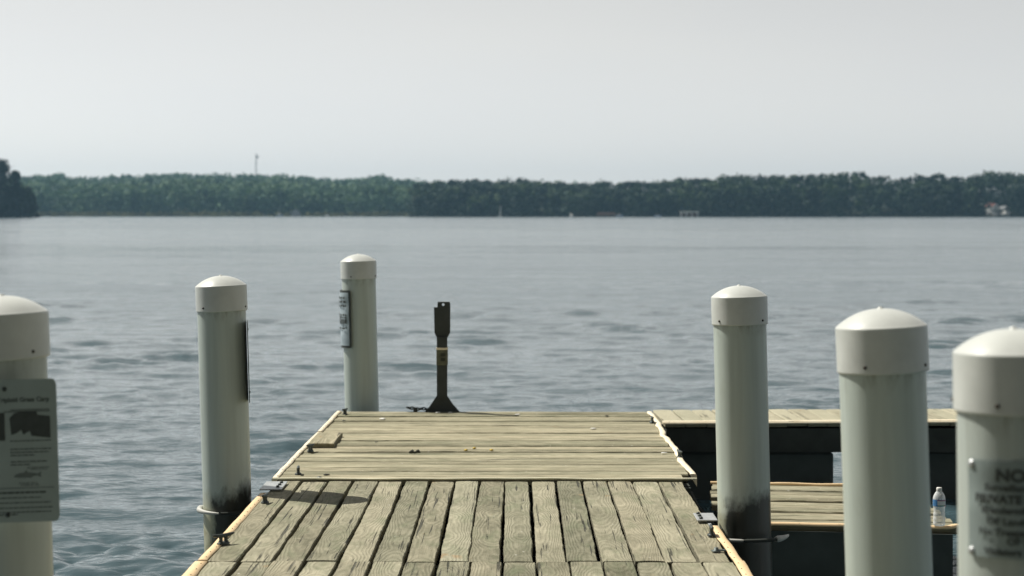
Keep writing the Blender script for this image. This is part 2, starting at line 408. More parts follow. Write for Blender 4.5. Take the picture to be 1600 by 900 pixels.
def leaf_cloud(centres, name, mat, quads=26, size=1.3, parent=None):
    """centres: (x, y, z, rx, rz, tone). Leaf clumps scattered over lumpy crowns."""
    C_ = np.array(centres, float); n = len(C_)
    d = RNG.normal(size=(n, quads, 3)); d /= np.linalg.norm(d, axis=-1, keepdims=True)
    rr = RNG.uniform(.72, 1.08, (n, quads, 1))
    P = C_[:, None, :3] + d * rr * np.stack([C_[:, 3], C_[:, 3], C_[:, 4]], -1)[:, None, :]
    nrm = d + RNG.normal(0, .45, d.shape); nrm /= np.linalg.norm(nrm, axis=-1, keepdims=True)
    ref = RNG.normal(size=d.shape)
    a = np.cross(nrm, ref); a /= np.linalg.norm(a, axis=-1, keepdims=True); b = np.cross(nrm, a)
    s = (size * RNG.uniform(.6, 1.25, (n, quads, 1)))
    corners = [P + a*s*.5 + b*s*.15, P + b*s*.5, P - a*s*.5 + b*s*.1, P - a*s*.25 - b*s*.45, P + a*s*.3 - b*s*.4]
    V = np.stack(corners, 2).reshape(-1, 3)
    tone = np.clip(C_[:, 5][:, None] + RNG.normal(0, .10, (n, quads)), 0, 1)
    pc = np.zeros((n, quads, 5, 3)); pc[..., 0] = tone[..., None]
    nf = n * quads
    me = bpy.data.meshes.new(name)
    me.vertices.add(len(V)); me.vertices.foreach_set('co', V.astype(np.float32).ravel())
    me.loops.add(nf*5); me.loops.foreach_set('vertex_index', np.arange(nf*5, dtype=np.int32))
    me.polygons.add(nf); me.polygons.foreach_set('loop_start', np.arange(0, nf*5, 5, dtype=np.int32))
    me.update(calc_edges=True)
    at_ = me.attributes.new('pc', 'FLOAT_VECTOR', 'POINT'); at_.data.foreach_set('vector', pc.astype(np.float32).ravel())
    me.materials.append(mat)
    o = bpy.data.objects.new(name, me); COL.objects.link(o)
    if parent: o.parent = parent
    return o

def crown_lumps(x, y, z0, z1, w, tone, n=8):
    """a broad tree crown: a big rounded head with bulges, filled down to z0"""
    out = []; H = z1 - z0; rz = min(H*.45, w*.42); zc = z1 - rz
    out.append((x, y, zc, w*.42, rz*.98, tone))
    for k in range(5):
        a = RNG.uniform(0, 2*math.pi); e = RNG.uniform(.1, .85)
        q = w*.36*math.cos(e)
        out.append((x + q*math.cos(a), y + q*math.sin(a), zc + rz*.62*math.sin(e), w*RNG.uniform(.16, .24), w*RNG.uniform(.13, .20), tone + RNG.uniform(-.15, .25)))
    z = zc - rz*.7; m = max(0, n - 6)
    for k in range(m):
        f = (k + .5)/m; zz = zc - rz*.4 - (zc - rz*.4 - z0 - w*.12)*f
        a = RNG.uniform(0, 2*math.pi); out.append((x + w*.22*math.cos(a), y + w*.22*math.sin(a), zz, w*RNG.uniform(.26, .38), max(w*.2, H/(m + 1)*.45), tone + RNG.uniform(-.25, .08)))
    return out

def terrain(name, pts, label):
    mb = MB(); rings = []
    for row in pts: rings.append(row)
    mb.loft(rings, 0, False, True, close=False)
    o = mb.build(name, M['ground']); tag(o, label, 'ground', kind='structure'); return o
M['ground'] = simple('forest_floor', (.022, .030, .016), .95, 0, .4, .05, .2)

def woods():
    # land under the woods: one sheet from behind the shore line to past the hills
    def shore(px):
        return float(np.interp(px, [-4000, 634, 640, 6000], [1442, 1442, 1240, 1240]))
    rows = []
    pxs = list(range(-2400, 4100, 40)) + [628, 634]; pxs = sorted(set(pxs))
    for dd, hh in ((-2, -.9), (6, .5), (40, 3), (150, 6), (420, 10), (900, 26), (1800, 30)):
        row = []
        for px in pxs:
            D = shore(px) + dd
            row.append((xat(px, shore(px)) * (1 + max(dd, 0)/2200), D, WZ + hh * (1 + .25 * math.sin(px * .013 + dd))))
        rows.append(row)
    terrain('far_shore', rows, 'low wooded far shore of the lake')
    rows = []
    for dd, hh in ((-3, -1.), (3, .4), (25, 2.5), (70, 4), (120, 2), (140, -1)):
        rows.append([(xat(px, 1000 + dd), 1000 + dd + abs(px - 20) * .02, WZ + hh * min(1, max(0, (58 - px) / 20)) - .3 * (px > 50)) for px in range(-500, 41, 10)])
    terrain('left_point', rows, 'low wooded point of land at the far left')
    # pale hills behind, left to centre
    L = []
    for D, off in ((1520, 15), (1640, 10.5), (1780, 6), (1980, 2.5), (2120, 0)):
        step = 10.5 * F / D
        px = -420
        while px < (760 if D < 1900 else 900):
            px += step * RNG.uniform(.35, 1.2)
            top = prof(SKYL, px) + off + RNG.uniform(-.8, 2.2)
            z1 = zat(top, D); w = RNG.uniform(13, 25)
            L += crown_lumps(xat(px, D), D + RNG.uniform(-25, 25), max(z1 - RNG.uniform(24, 30), 1), z1, w, .45 + (.15 if off > 9 else 0) + RNG.uniform(-.2, .2), 10)
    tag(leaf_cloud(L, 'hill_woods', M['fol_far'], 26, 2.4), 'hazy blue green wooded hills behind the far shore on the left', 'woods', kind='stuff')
    # front rank at the left shore, darker at its foot
    L = []
    for D, off in ((1462, 24), (1478, 17)):
        px = -300
        while px < 640:
            px += 10 * F / D * RNG.uniform(.3, 1.0)
            z1 = zat(prof(SKYL, px) + off + RNG.uniform(-4, 9), D); w = RNG.uniform(11, 22)
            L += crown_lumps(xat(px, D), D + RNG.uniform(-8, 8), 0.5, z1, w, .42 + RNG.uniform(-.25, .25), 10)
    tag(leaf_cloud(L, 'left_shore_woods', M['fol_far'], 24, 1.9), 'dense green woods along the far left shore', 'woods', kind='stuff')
    # scrub and reeds at the waterline
    L = []
    px = -300
    while px < 645:
        px += RNG.uniform(1.5, 4)
        D = 1441 + RNG.uniform(0, 12)
        h = RNG.uniform(2.0, 4.2) * (1.5 if RNG.random() < .08 else 1)
        if 410 < px < 492 and RNG.random() < .75: continue
        L.append((xat(px, D), D, h*.45 + WZ, RNG.uniform(1.6, 3.2), h*.6, RNG.uniform(.1, .9)))
    tag(leaf_cloud(L, 'shore_scrub', M['fol_reed'], 22, 1.1), 'olive brown reeds and scrub at the far left waterline', 'scrub', kind='stuff')
    # darker, nearer woods centre to right
    L = []
    for D, off in ((1250, 16), (1262, 8), (1282, 3), (1310, 0)):
        px = 600
        while px < 2300:
            px += 9.5 * F / D * RNG.uniform(.25, 1.0)
            if px < 640 + (off < 10) * 10: continue
            if off > 9 and RNG.random() < .25: continue
            top = prof(NEARL, px) + off + RNG.uniform(-1.0, 7 if off else 1.8)
            z1 = zat(top, D); w = RNG.uniform(10, 20)
            z0 = .3 if off > 5 else max(.5, z1 - 28)
            L += crown_lumps(xat(px, D), D + RNG.uniform(-6, 6), z0, z1, w, .40 + RNG.uniform(-.36, .36), 11)
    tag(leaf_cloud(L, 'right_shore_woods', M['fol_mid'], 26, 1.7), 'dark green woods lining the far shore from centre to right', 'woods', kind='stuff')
    L = []; px = 640
    while px < 2200:
        px += RNG.uniform(2, 6)
        D = 1243 + RNG.uniform(0, 4); h = RNG.uniform(1.2, 3.0)
        L.append((xat(px, D), D, h*.4 + WZ, RNG.uniform(1.4, 2.8), h*.6, RNG.uniform(0, .6)))
    tag(leaf_cloud(L, 'bank_shrubs', M['fol_dark'], 20, 1.0), 'low dark shrubs along the bank under the right woods', 'shrubs', kind='stuff')
woods()

def tree(px, D, ytop, w, label, tone, z0=.3):
    X = xat(px, D); z1 = zat(ytop, D)
    e = empty('shore_tree', (X, D, 0), label, 'tree', 'big dark trees on the left point')
    mb = MB(); H = z1
    pts = [(0, 0, -.4), (.1, 0, H*.3), (-.2, .1, H*.6), (0, 0, H*.9)]
    mb.tube(pts, [.55, .42, .28, .08], 8)
    for k in range(7):
        a = RNG.uniform(0, 6.28); z = H * RNG.uniform(.25, .75)
        mb.tube([(0, 0, z), (math.cos(a)*w*.22, math.sin(a)*w*.22, z + w*.12), (math.cos(a)*w*.4, math.sin(a)*w*.4, z + w*.28)], [.2, .12, .04], 6)
    mb.build('trunk', M['bark'], e)
    L = []
    n = int(26 + H*1.4)
    for i in range(n):
        f = RNG.uniform(0, 1) ** .9
        r = w*.5 * (1 - f**1.6*.85) * RNG.uniform(.1, 1.0)
        a = RNG.uniform(0, 6.28)
        L.append((r*math.cos(a), r*math.sin(a), z0 + (z1 - z0 - w*.1) * f, w*RNG.uniform(.15, .24), w*RNG.uniform(.13, .2), tone + RNG.uniform(-.2, .25)))
    leaf_cloud(L, 'crown', M['fol_dark'], 60, 1.0, e)
D0 = 1003
tree(3, D0, 248, 17, 'tallest dark tree on the point at the far left edge', .35)
tree(24, D0 + 4, 267, 13, 'second tree on the left point, shorter and right of the tallest', .3)
tree(43, D0 + 1, 292, 12, 'lowest outermost tree of the left point, leaning over the water', .5)
tree(-28, D0 + 6, 256, 17, 'dark tree on the left point just cut by the picture edge', .3)
tree(14, D0 - 2, 293, 12, 'short bushy tree in front of the tallest one on the left point', .15)
tree(50, D0 + 3, 312, 8, 'small bush-like tree at the tip of the left point', .25)

# unseen wooded bank added behind the viewer to block sky light on the posts
def sky_blocker():
    rows = []
    for r, z in ((11.0, -.9), (12.2, -.35), (14, .1), (22, .6), (40, 1.5)):
        rows.append([(r*math.sin(R(a)), -r*math.cos(R(a)) + 1.0, z) for a in range(-98, 99, 6)])
    terrain('added_bank', rows, 'unseen bank added behind the viewer under the sky-blocking woods')
    L = []
    for k in range(150):
        a = R(RNG.uniform(-92, 92)); r = RNG.uniform(13.5, 21); h = RNG.uniform(11, 17)
        x, y = r*math.sin(a), -r*math.cos(a) + 1.0
        L += crown_lumps(x, y, .3, h, RNG.uniform(5, 8), RNG.uniform(.1, .6), 7)
    tag(leaf_cloud(L, 'sky_block_woods', M['fol_dark'], 46, .75), 'unseen dark woods added behind the viewer to block sky light', 'woods', kind='stuff')
sky_blocker()
# radio mast
def mast():
    D = 2300; X = xat(400, D); zt = zat(240, D); e = empty('radio_mast', (X, D, 20), 'thin pale radio mast rising above the far left hills', 'mast')
    mb = MB(); h = zt - 20
    for k in range(3):
        a = k * 2.094; mb.tube([(1.5*math.cos(a), 1.5*math.sin(a), 0), (.7*math.cos(a), .7*math.sin(a), h)], .22, 6)
    for i in range(14):
        z = h*i/14; r = 1.5 - .8*i/14; z2 = h*(i+1)/14; r2 = 1.5 - .8*(i+1)/14
        for k in range(3):
            a = k*2.094; b = (k+1)*2.094
            mb.tube([(r*math.cos(a), r*math.sin(a), z), (r2*math.cos(b), r2*math.sin(b), z2)], .12, 5)
    mb.build('lattice', M['mast'], e)
    mb = MB(); mb.box(.2, 3.0, -.4, .4, h - 5.5, h - 2.5)
    mb.build('antenna', M['mast'], e)
M['mast'] = simple('painted_mast_steel', (.42, .43, .43), .6, 0, .1, 1)
mast()

# houses, boats and docks on the far shore
M['white_paint'] = simple('white_paint', (.75, .75, .72), .6, 0, .15, 1)
M['red_roof'] = simple('faded_red_roof', (.30, .13, .11), .8, 0, .3, 2)
M['grey_roof'] = simple('grey_roof', (.30, .31, .32), .8, 0, .3, 2)
M['blue_hull'] = simple('blue_hull', (.22, .32, .50), .4, 0, .1, 1)
M['glass'] = simple('dark_window_glass', (.03, .035, .04), .1, 0, .1, 1)
M['brown_dock'] = simple('brown_dock_timber', (.20, .13, .10), .9, 0, .3, 1)
def house(px, D, y0, w, hgt, dep, roof, label, rot=.5, wall=None):
    wall = wall or M['white_paint']
    e = empty('lake_house', (xat(px, D), D, zat(y0, D)), label, 'house', rot=(0, 0, rot))
    mb = MB(); w2 = w/2
    mb.add([(-w2,0,-4),(w2,0,-4),(w2,0,hgt),(0,0,hgt+w*.42),(-w2,0,hgt),(-w2,dep,-4),(w2,dep,-4),(w2,dep,hgt),(0,dep,hgt+w*.42),(-w2,dep,hgt)],
           [(0,1,2,3,4),(9,8,7,6,5),(0,4,9,5),(1,6,7,2)])
    mb.build('wall', wall, e)
    mb = MB()
    for sx in (-1, 1):
        a = [(0, -.5, hgt+w*.42+.05), (sx*(w2+.5), -.5, hgt-.25), (sx*(w2+.5), dep+.5, hgt-.25), (0, dep+.5, hgt+w*.42+.05)]
        b = [(x, y, z+.25) for x, y, z in a]
        mb.add(a+b, [(0,1,2,3),(4,5,6,7),(0,1,5,4),(1,2,6,5),(2,3,7,6),(3,0,4,7)])
    mb.build('roof', roof, e)
    for sx in (-.24, .24):
        mb = MB(); mb.box(w*sx-.5, w*sx+.5, -.05, .02, hgt*.35, hgt*.85); mb.build('window', M['glass'], e)
house(1556, 1245, 328, 4.2, 2.6, 7, M['red_roof'], 'white house with faded red roof among the far right trees')
house(1575, 1246, 331, 3.6, 2.2, 6, M['grey_roof'], 'small pale house with grey roof right of the red roofed one')
house(462, 1441, 335, 7.0, 1.2, 5, M['grey_roof'], 'low grey roofed boathouse on the far left shore', .1, M['grey_roof'])

def boathouse(px, D):
    e = empty('boat_shelter', (xat(px, D), D, WZ), 'pale open boat shelter on posts at the far centre shore', 'boathouse')
    mb = MB(); mb.box(-6, 6, -2, 2, 3.0, 3.5, bev=.08); mb.build('roof', M['white_paint'], e)
    for x in (-5.5, -1.8, 1.8, 5.5):
        for y in (-1.8, 1.8):
            mb = MB(); mb.tube([(x, y, -1), (x, y, 3.0)], .14, 8); mb.build('post', M['white_paint'], e)
    mb = MB(); mb.box(-6, 6, 1.9, 2.1, .6, 2.2); mb.build('back_panel', M['brown_dock'], e)
boathouse(1077, 1236)
def jetty(px, D):
    e = empty('far_jetty', (xat(px, D), D, WZ), 'brown timber jetty on the far centre shore', 'jetty')
    mb = MB(); mb.box(-8, 8, -1, 1, 1.2, 1.6, bev=.05); mb.build('deck', M['brown_dock'], e)
    for x in (-7.5, -4, 0, 4, 7.5):
        mb = MB(); mb.tube([(x, -.8, -1), (x, -.8, 2.6)], .2, 8); mb.build('pile', M['brown_dock'], e)
    mb = MB(); mb.box(-7, 4, .7, .9, 1.6, 3.0); mb.build('rail', M['brown_dock'], e)
jetty(951, 1236)
def boat(px, D, L, hull, cabin, label, rot=0.):
    e = empty('motor_boat', (xat(px, D), D, WZ), label, 'boat', rot=(0, 0, rot))
    mb = MB(); rings = []
    for f in np.linspace(0, 1, 8):
        wd = L*.16*(1 - f**3*.95); x = -L/2 + L*f; zt = .75 + .5*f*f
        rings.append([(x, -wd, zt), (x, -wd*.75, .15), (x, 0, -.2 + .4*f), (x, wd*.75, .15), (x, wd, zt)])
    mb.loft(rings, 0, True); mb.build('hull', hull, e)
    if cabin:
        mb = MB(); mb.box(-L*.2, L*.12, -L*.11, L*.11, .8, .8 + cabin, bev=.12); mb.build('cabin', M['white_paint'], e)
        mb = MB(); mb.box(-L*.16, L*.08, -L*.113, -L*.108, .8 + cabin*.45, .8 + cabin*.85); mb.build('window', M['glass'], e)
boat(893, 1225, 4.6, M['white_paint'], 1.3, 'small white cabin boat off the far centre shore', 1.1)
boat(968, 1228, 4.5, M['blue_hull'], .7, 'blue boat moored right of the brown jetty', .2)
boat(1028, 1230, 4.5, M['blue_hull'], .6, 'pale blue boat between the jetty and the boat shelter', .2)
boat(511, 1300, 3.2, M['white_paint'], 0.6, 'tiny white boat low on the water before the left shore', .8)
boat(437, 1432, 5, M['blue_hull'], 1.6, 'hazy grey blue boat by the boathouse on the far left shore', .2)
def sail():
    D = 1228; e = empty('sail_boat', (xat(782, D), D, WZ), 'white boat with a tall furled sail near the far shore', 'sailboat', rot=(0, 0, 1.2))
    mb = MB(); rings = []
    L = 5
    for f in np.linspace(0, 1, 7):
        wd = .8*(1 - f**3*.95); x = -L/2 + L*f
        rings.append([(x, -wd, .7), (x, -wd*.7, .1), (x, 0, -.2), (x, wd*.7, .1), (x, wd, .7)])
    mb.loft(rings); mb.build('hull', M['white_paint'], e)
    mb = MB(); mb.tube([(0.3, 0, .5), (.3, 0, 7.6)], .09, 6); mb.build('mast', M['white_paint'], e)
    mb = MB()
    rings = [[(.2, -.05, z), (.2, .05, z), (.2 - w, .04, z), (.2 - w, -.04, z)] for z, w in ((1.3, 1.7), (3, 1.3), (5, .8), (7.2, .15))]
    mb.loft(rings); mb.build('sail', M['white_paint'], e)
sail()

# ------------------------------------------------------------------ haze
def haze():
    mb = MB(); mb.box(-2600, 2600, -70, 3300, -3.0, 84)
    t = NT('haze_air'); t.t.nodes.remove(t.p)
    pv = t.n('VolumePrincipled'); pv.inputs['Color'].default_value = (.44, .74, 1.0, 1)
    pv.inputs['Density'].default_value = .000085; pv.inputs['Anisotropy'].default_value = .35
    t.t.links.new(pv.outputs[0], t.out.inputs['Volume'])
    o = mb.build('haze', t.m); tag(o, 'thin pale summer haze over the lake', 'haze', kind='stuff')
haze()

# ------------------------------------------------------------------ boards
def board(mb, p0, p1, w, z, th, seed, rough=.003, cup=.0, nseg=None, zj=0., mat=0):
    """one weathered plank from p0 to p1 (2-D), width w, top at z"""
    p0 = Vector((*p0, 0)); p1 = Vector((*p1, 0)); L = (p1 - p0).length
    d = (p1 - p0) / L; a = Vector((d.y, -d.x, 0))
    n = nseg or max(3, int(L / .05)); rings = []; pcs = []
    rnd = random.Random(seed)
    off = rnd.uniform(0, 50)
    bow = rnd.uniform(-.004, .004)
    for i in range(n + 1):
        f = i / n; v = L * f
        l = noise.noise(Vector((off, v*3.1, 0))) * rough*1.6 + noise.noise(Vector((off, v*17, 3))) * rough
        r = noise.noise(Vector((off + 9, v*3.3, 0))) * rough*1.6 + noise.noise(Vector((off + 9, v*19, 3))) * rough
        s_ = bow * math.sin(math.pi * f)
        zz = z + zj + noise.noise(Vector((off + 20, v*1.3, 0))) * .0035
        hw = w/2; b = .005; c = p0 + d*v + a*s_
        pr = [(-hw + l, -th), (-hw + l, -b*1.4), (-hw + l + b*.8, -.0006)]
        pr += [(-hw*.5, cup*.5), (0, cup), (hw*.5, cup*.5)]
        pr += [(hw + r - b*.8, -.0006), (hw + r, -b*1.4), (hw + r, -th)]
        rings.append([tuple(c + a*u + Vector((0, 0, zz + h))) for u, h in pr])
        pcs += [(u, v, seed * .6180339 % 1.0 + (h < -.02) * .5) for u, h in pr]
    mb.loft(rings, mat, True, False, pc=pcs)

def strip(mb, pts, w, z, side, drop=.07, wav=0., nails=True, seed=0, t=.004):
    """edging wrapped over the border: pts run along the outer border, side = +1 when the boards lie to the right (+x)"""
    rings = []; P = [Vector((*p, 0)) for p in pts]; tot = 0
    dense = []
    for i in range(len(P) - 1):
        n = max(2, int((P[i+1] - P[i]).length / .03))
        for k in range(n): dense.append(P[i].lerp(P[i+1], k/n))
    dense.append(P[-1])
    for i, p in enumerate(dense):
        d = (dense[min(i+1, len(dense)-1)] - dense[max(i-1, 0)]).normalized(); a = Vector((d.y, -d.x, 0)) * side
        if i: tot += (dense[i] - dense[i-1]).length
        wo_ = noise.noise(Vector((seed + 3.1, tot*4, 0))) * (.003 + wav) ; wi = noise.noise(Vector((seed + 8.1, tot*6, 0))) * (.004 + wav*.7)
        zz = z + noise.noise(Vector((seed, tot*5, 7))) * .002 + abs(wav)*.25*noise.noise(Vector((seed + 1, tot*4, 7)))
        o = p + a*wo_
        pr = [(o, -drop), (o, -.006), (o + a*.006, t), (o + a*(w*.5), t + .001), (o + a*(w + wi), t), (o + a*(w + wi), -.001)]
        rings.append([tuple(q + Vector((0, 0, zz + h))) for q, h in pr])
        if nails and i % 4 == 2:
            for q in (w*.72,):
                c = o + a*(q + random.uniform(-.004, .004)); r = .0028
                ring0 = [(c.x + r*math.cos(j*1.047), c.y + r*math.sin(j*1.047), zz + t - .001) for j in range(6)]
                ring1 = [(x, y, zz + t + .0028) for x, y, _ in ring0]
                mb.loft([ring0, ring1], 1, True)
    mb.loft(rings, 0, True, True)

def cleat(parent, x, y, z, ang, L=.15, mat='dark_iron'):
    mb = MB(); c, s_ = math.cos(ang), math.sin(ang)
    def T(p): return (x + p[0]*c - p[1]*s_, y + p[0]*s_ + p[1]*c, z + p[2])
    # base plate
    rings = []
    for zz, k in ((0, 1.), (.006, 1.), (.010, .8)):
        rings.append([T((L*.27*k*math.cos(j*.5236), .020*k*math.sin(j*.5236), zz)) for j in range(12)])
    mb.loft(rings, 0, True, True)
    for sx in (-1, 1):
        mb.tube([T((sx*L*.14, 0, .006)), T((sx*L*.11, 0, .020)), T((sx*L*.12, 0, .036))], [.011, .008, .010], 8)
    pts = []; rad = []
    for i in range(13):
        f = i/12*2 - 1
        pts.append(T((L*.5*f, 0, .038 + .006*f*f))); rad.append(.0095 * (1 - .45*f*f) * (.55 if abs(f) > .99 else 1))
    mb.tube(pts, rad, 8)
    return mb.build('cleat', M[mat], parent)

def plate(parent, x0, x1, y0, y1, z, bolts, name='hinge_plate'):
    mb = MB(); mb.box(x0, x1, y0, y1, z, z + .007, 0, .0015)
    for bx, by in bolts: mb.lathe([(.009, z + .007), (.010, z + .013), (.006, z + .017), (.001, z + .018)], 8, 1, (bx, by))
    return mb.build(name, [M['steel'], M['dark_iron']], parent)

# ---- near dock section with boards running away from the camera
def clipx(y): return 0
XL, XR = -1.352, .983
SEAM = 7.95
def near_section(name, y0, y1, seed, label, bracket=False, z=0.):
    e = empty(name, (0, y0, 0), label, 'dock', 'dock sections')
    mb = MB(); n = 16; pitch = (XR - .040 - XL - .040) / n
    rg = random.Random(seed)
    for i in range(n):
        xc = XL + .040 + pitch * (i + .5) + rg.uniform(-.004, .004)
        w = pitch - rg.uniform(.007, .017)
        a = rg.uniform(-.012, .012); b = rg.uniform(-.012, .012)
        # the board field fans very slightly like the photographed one
        sk_ = .016 * (y1 - y0) / 2.4 * .4
        board(mb, (xc + rg.uniform(-.004, .004), y0 + .006 + a*.5), (xc + sk_ + rg.uniform(-.004, .004), y1 - .01 + b*.5), w, z, .038, seed*31 + i, .0034, rg.uniform(-.0015, .002), None, rg.uniform(-.003, .003))
    for v in range(len(mb.v)): mb.v[v] = (mb.v[v][0], mb.v[v][1] - y0, mb.v[v][2])
    mb.build('decking', M['wood'], e)
    L = y1 - y0
    mb = MB()
    for y in (.10, L*.36, L*.66, L - .10): mb.box(XL + .05, XR - .05, y - .03, y + .03, -.20, -.041)
    for x in (XL + .04, XR - .08): mb.box(x, x + .04, .02, L - .02, -.22, -.042)
    mb.build('frame', M['joist'], e)
    mb = MB(); mb.box(XL + .10, XR - .10, .15, L - .15, -.75, -.222, 0, .03); mb.build('float', M['black'], e)
    return e
A = near_section('dock_section', SEAM, 10.34, 3, 'middle dock section with long weathered boards, its brackets meeting the cross boarded one')
L_ = 10.34 - SEAM
# cream edging, left runs almost to the hinge plate, right stops at the plate
mb = MB(); strip(mb, [(XL - .002, 0.02), (XL + .003, .9), (XL + .004, 9.88 - SEAM)], .046, 0, 1, seed=1, wav=.001); mb.build('edge_strip', [M['strip'], M['nail']], A)
mb = MB(); strip(mb, [(XR + .012, 0.0), (XR + .006, .5), (XR + .006, 8.84 - SEAM)], .044, 0, -1, seed=4, wav=.003); mb.build('edge_strip', [M['strip'], M['nail']], A)
# hinge plates
px0, py0 = at(424, 770, 0); plate(A, -1.352, -1.235, 9.93 - SEAM, 10.22 - SEAM, .010, [(-1.262, 10.0 - SEAM), (-1.262, 10.08 - SEAM), (-1.262, 10.16 - SEAM)])
plate(A, .892, .990, 8.93 - SEAM, 9.14 - SEAM, .010, [(.913, 8.965 - SEAM), (.913, 9.035 - SEAM), (.913, 9.105 - SEAM)])
x, y = at(349, 851, 0); cleat(A, x, y - SEAM, .003, R(48), .125)
x, y = at(414, 787, 0); cleat(A, x, y - SEAM, .003, R(80), .10)
x, y = at(1110, 838, 0); cleat(A, x + .005, y - SEAM, .003, R(88), .10, 'dark_iron')
mb = MB(); x, y = at(1119, 862, 0); mb.lathe([(.022, .002), (.022, .006), (.010, .008), (.010, .018), (.002, .019)], 10, 0, (x, y - SEAM)); mb.box(x, x+.045, y - SEAM - .012, y - SEAM + .012, .003, .010, 0, .002)
mb.build('bolt', M['green_iron'], A)
# pile hoops beside the two posts
def hoop(parent, cx, cy, z, r, a0, a1, mat, rad=.017, oy=0., name='pile_hoop', squash=1.):
    mb = MB(); pts = []; rr = []
    n = 22
    for i in range(n + 1):
        a = R(a0 + (a1 - a0)*i/n); pts.append((cx + r*math.cos(a), cy - oy + r*squash*math.sin(a), z)); rr.append((rad(i/n) if callable(rad) else rad) * (1 if 1 < i < n-1 else .8))
    mb.tube(pts, rr, 10); return mb.build(name, mat, parent)

B = near_section('dock_section', 5.53, SEAM - .015, 8, 'nearest dock section, its cracked boards cut by the bottom of the picture', z=.004)
mb = MB(); strip(mb, [(XL - .020, .2), (XL - .012, 1.6), (XL - .004, SEAM - 5.53 - .03)], .058, .004, 1, seed=12, wav=.001); mb.build('edge_strip', [M['strip'], M['nail']], B)
mb = MB(); strip(mb, [(XR + .000, .2), (XR + .010, 1.6), (XR + .012, SEAM - 5.53 - .02)], .050, .004, -1, seed=15, wav=.003); mb.build('edge_strip', [M['strip'], M['nail']], B)
for k, y0 in enumerate((3.1, .67, -1.76)):
    near_section('dock_section', y0, y0 + 2.415, 20 + k, ['dock section next in front of the nearest one, below the picture', 'dock section just ahead of the viewer, below the picture', 'dock section the viewer stands on, below the picture'][k], z=.002)

# ---- far section: boards run across
def far_section():
    y0, y1 = 10.40, 13.86
    e = empty('dock_section', (0, y0, 0), 'farthest dock section, boarded crosswise, with the black metal post at its end', 'dock', 'dock sections')
    mb = MB(); n = 24; rg = random.Random(77); pitch = (y1 - y0)/n
    for i in range(n):
        yc = (y1 - y0)/n*(i + .5)
        tlt = -.0 + rg.uniform(-.006, .006)
        w = pitch - (rg.uniform(.008, .013) if rg.random() < .2 else rg.uniform(.0005, .005))
        xl = -1.345 + .026*(i/n); xr = 1.030 + .012*(i/n)
        if i == 0: xr = .995; 
        zj = rg.uniform(-.003, .004)
        board(mb, (xr + rg.uniform(-.008, .008) - .03, yc + tlt - .004), (xl + .02, yc - tlt), w, .006, .038, 900 + i, .0035, rg.uniform(-.002, .003), 40, zj)
    mb.build('decking', M['wood_far'], e)
    L = y1 - y0
    mb = MB()
    for x in (-1.31, -.55, .2, .96): mb.box(x, x + .04, .03, L - .03, -.2, -.040)
    mb.box(-1.33, 1.0, -.02, .02, -.2, -.045); mb.build('frame', M['joist'], e)
    mb = MB(); mb.box(-1.25, .95, .2, L - .1, -.75, -.202, 0, .03); mb.build('float', M['black'], e)
    mb = MB(); strip(mb, [(-1.345, -.02), (-1.335, L*.4), (-1.322, L*.62)], .036, .012, 1, seed=31, wav=.001, t=.003); mb.build('edge_strip', [M['strip_far'], M['nail']], e)
    mb = MB(); strip(mb, [(-1.322, L*.63), (-1.312, L + .01)], .036, .014, 1, seed=36, wav=.002, t=.003); mb.build('edge_strip', [M['strip_far'], M['nail']], e)
    mb = MB(); strip(mb, [(1.048, .12), (1.030, .7), (1.050, 1.2), (1.034, 2.0), (1.052, 2.7), (1.046, L + .01)], .040, .012, -1, seed=41, wav=.012, t=.003, nails=False); mb.build('edge_strip', [M['strip_far'], M['nail']], e)
    # thin light band where the two sections meet
    mb = MB(); pts = []
    for i in range(60):
        f = i/59; pts.append((-1.335 + 2.365*f, -.050 + .008*noise.noise(Vector((f*6, 0, 0))),   .012 + .005*noise.noise(Vector((f*7, 3, 0)))))
    mb.tube(pts, .0058, 8); mb.build('seam_cord', M['seam_vinyl'], e)
    # loose wood along the far lip
    mb = MB(); board(mb, (1.0, L + .035), (-1.30, L + .03), .05, .006, .03, 991, .006, .001, 60); mb.build('end_trim', M['wood_pale'], e)
    # step block at the left edge
    xb = -1.295; mb = MB(); board(mb, (xb + .085, 1.36), (xb + .085, 1.95), .165, .036, .028, 771, .002, .001, 14); mb.build('step_block', M['wood_far'], e)
    def C(px, py, ang, LL=.12, mat='dark_iron'):
        x, y = at(px, py, .008); cleat(e, x, y - y0, .009, R(ang), LL, mat)
    C(539, 648.5, 70, .09); C(485, 706, 60, .08, 'green_iron'); C(466, 742, 95, .10)
    C(1019, 661, 95, .09, 'green_iron'); C(1062, 716, 100, .11)
    mb = MB(); x, y = at(499, 748, .01); mb.lathe([(.016, .008), (.018, .014), (.010, .022), (.002, .023)], 8, 0, (x, y - y0)); mb.build('bolt', M['dark_iron'], e)
    return e
FS = far_section()

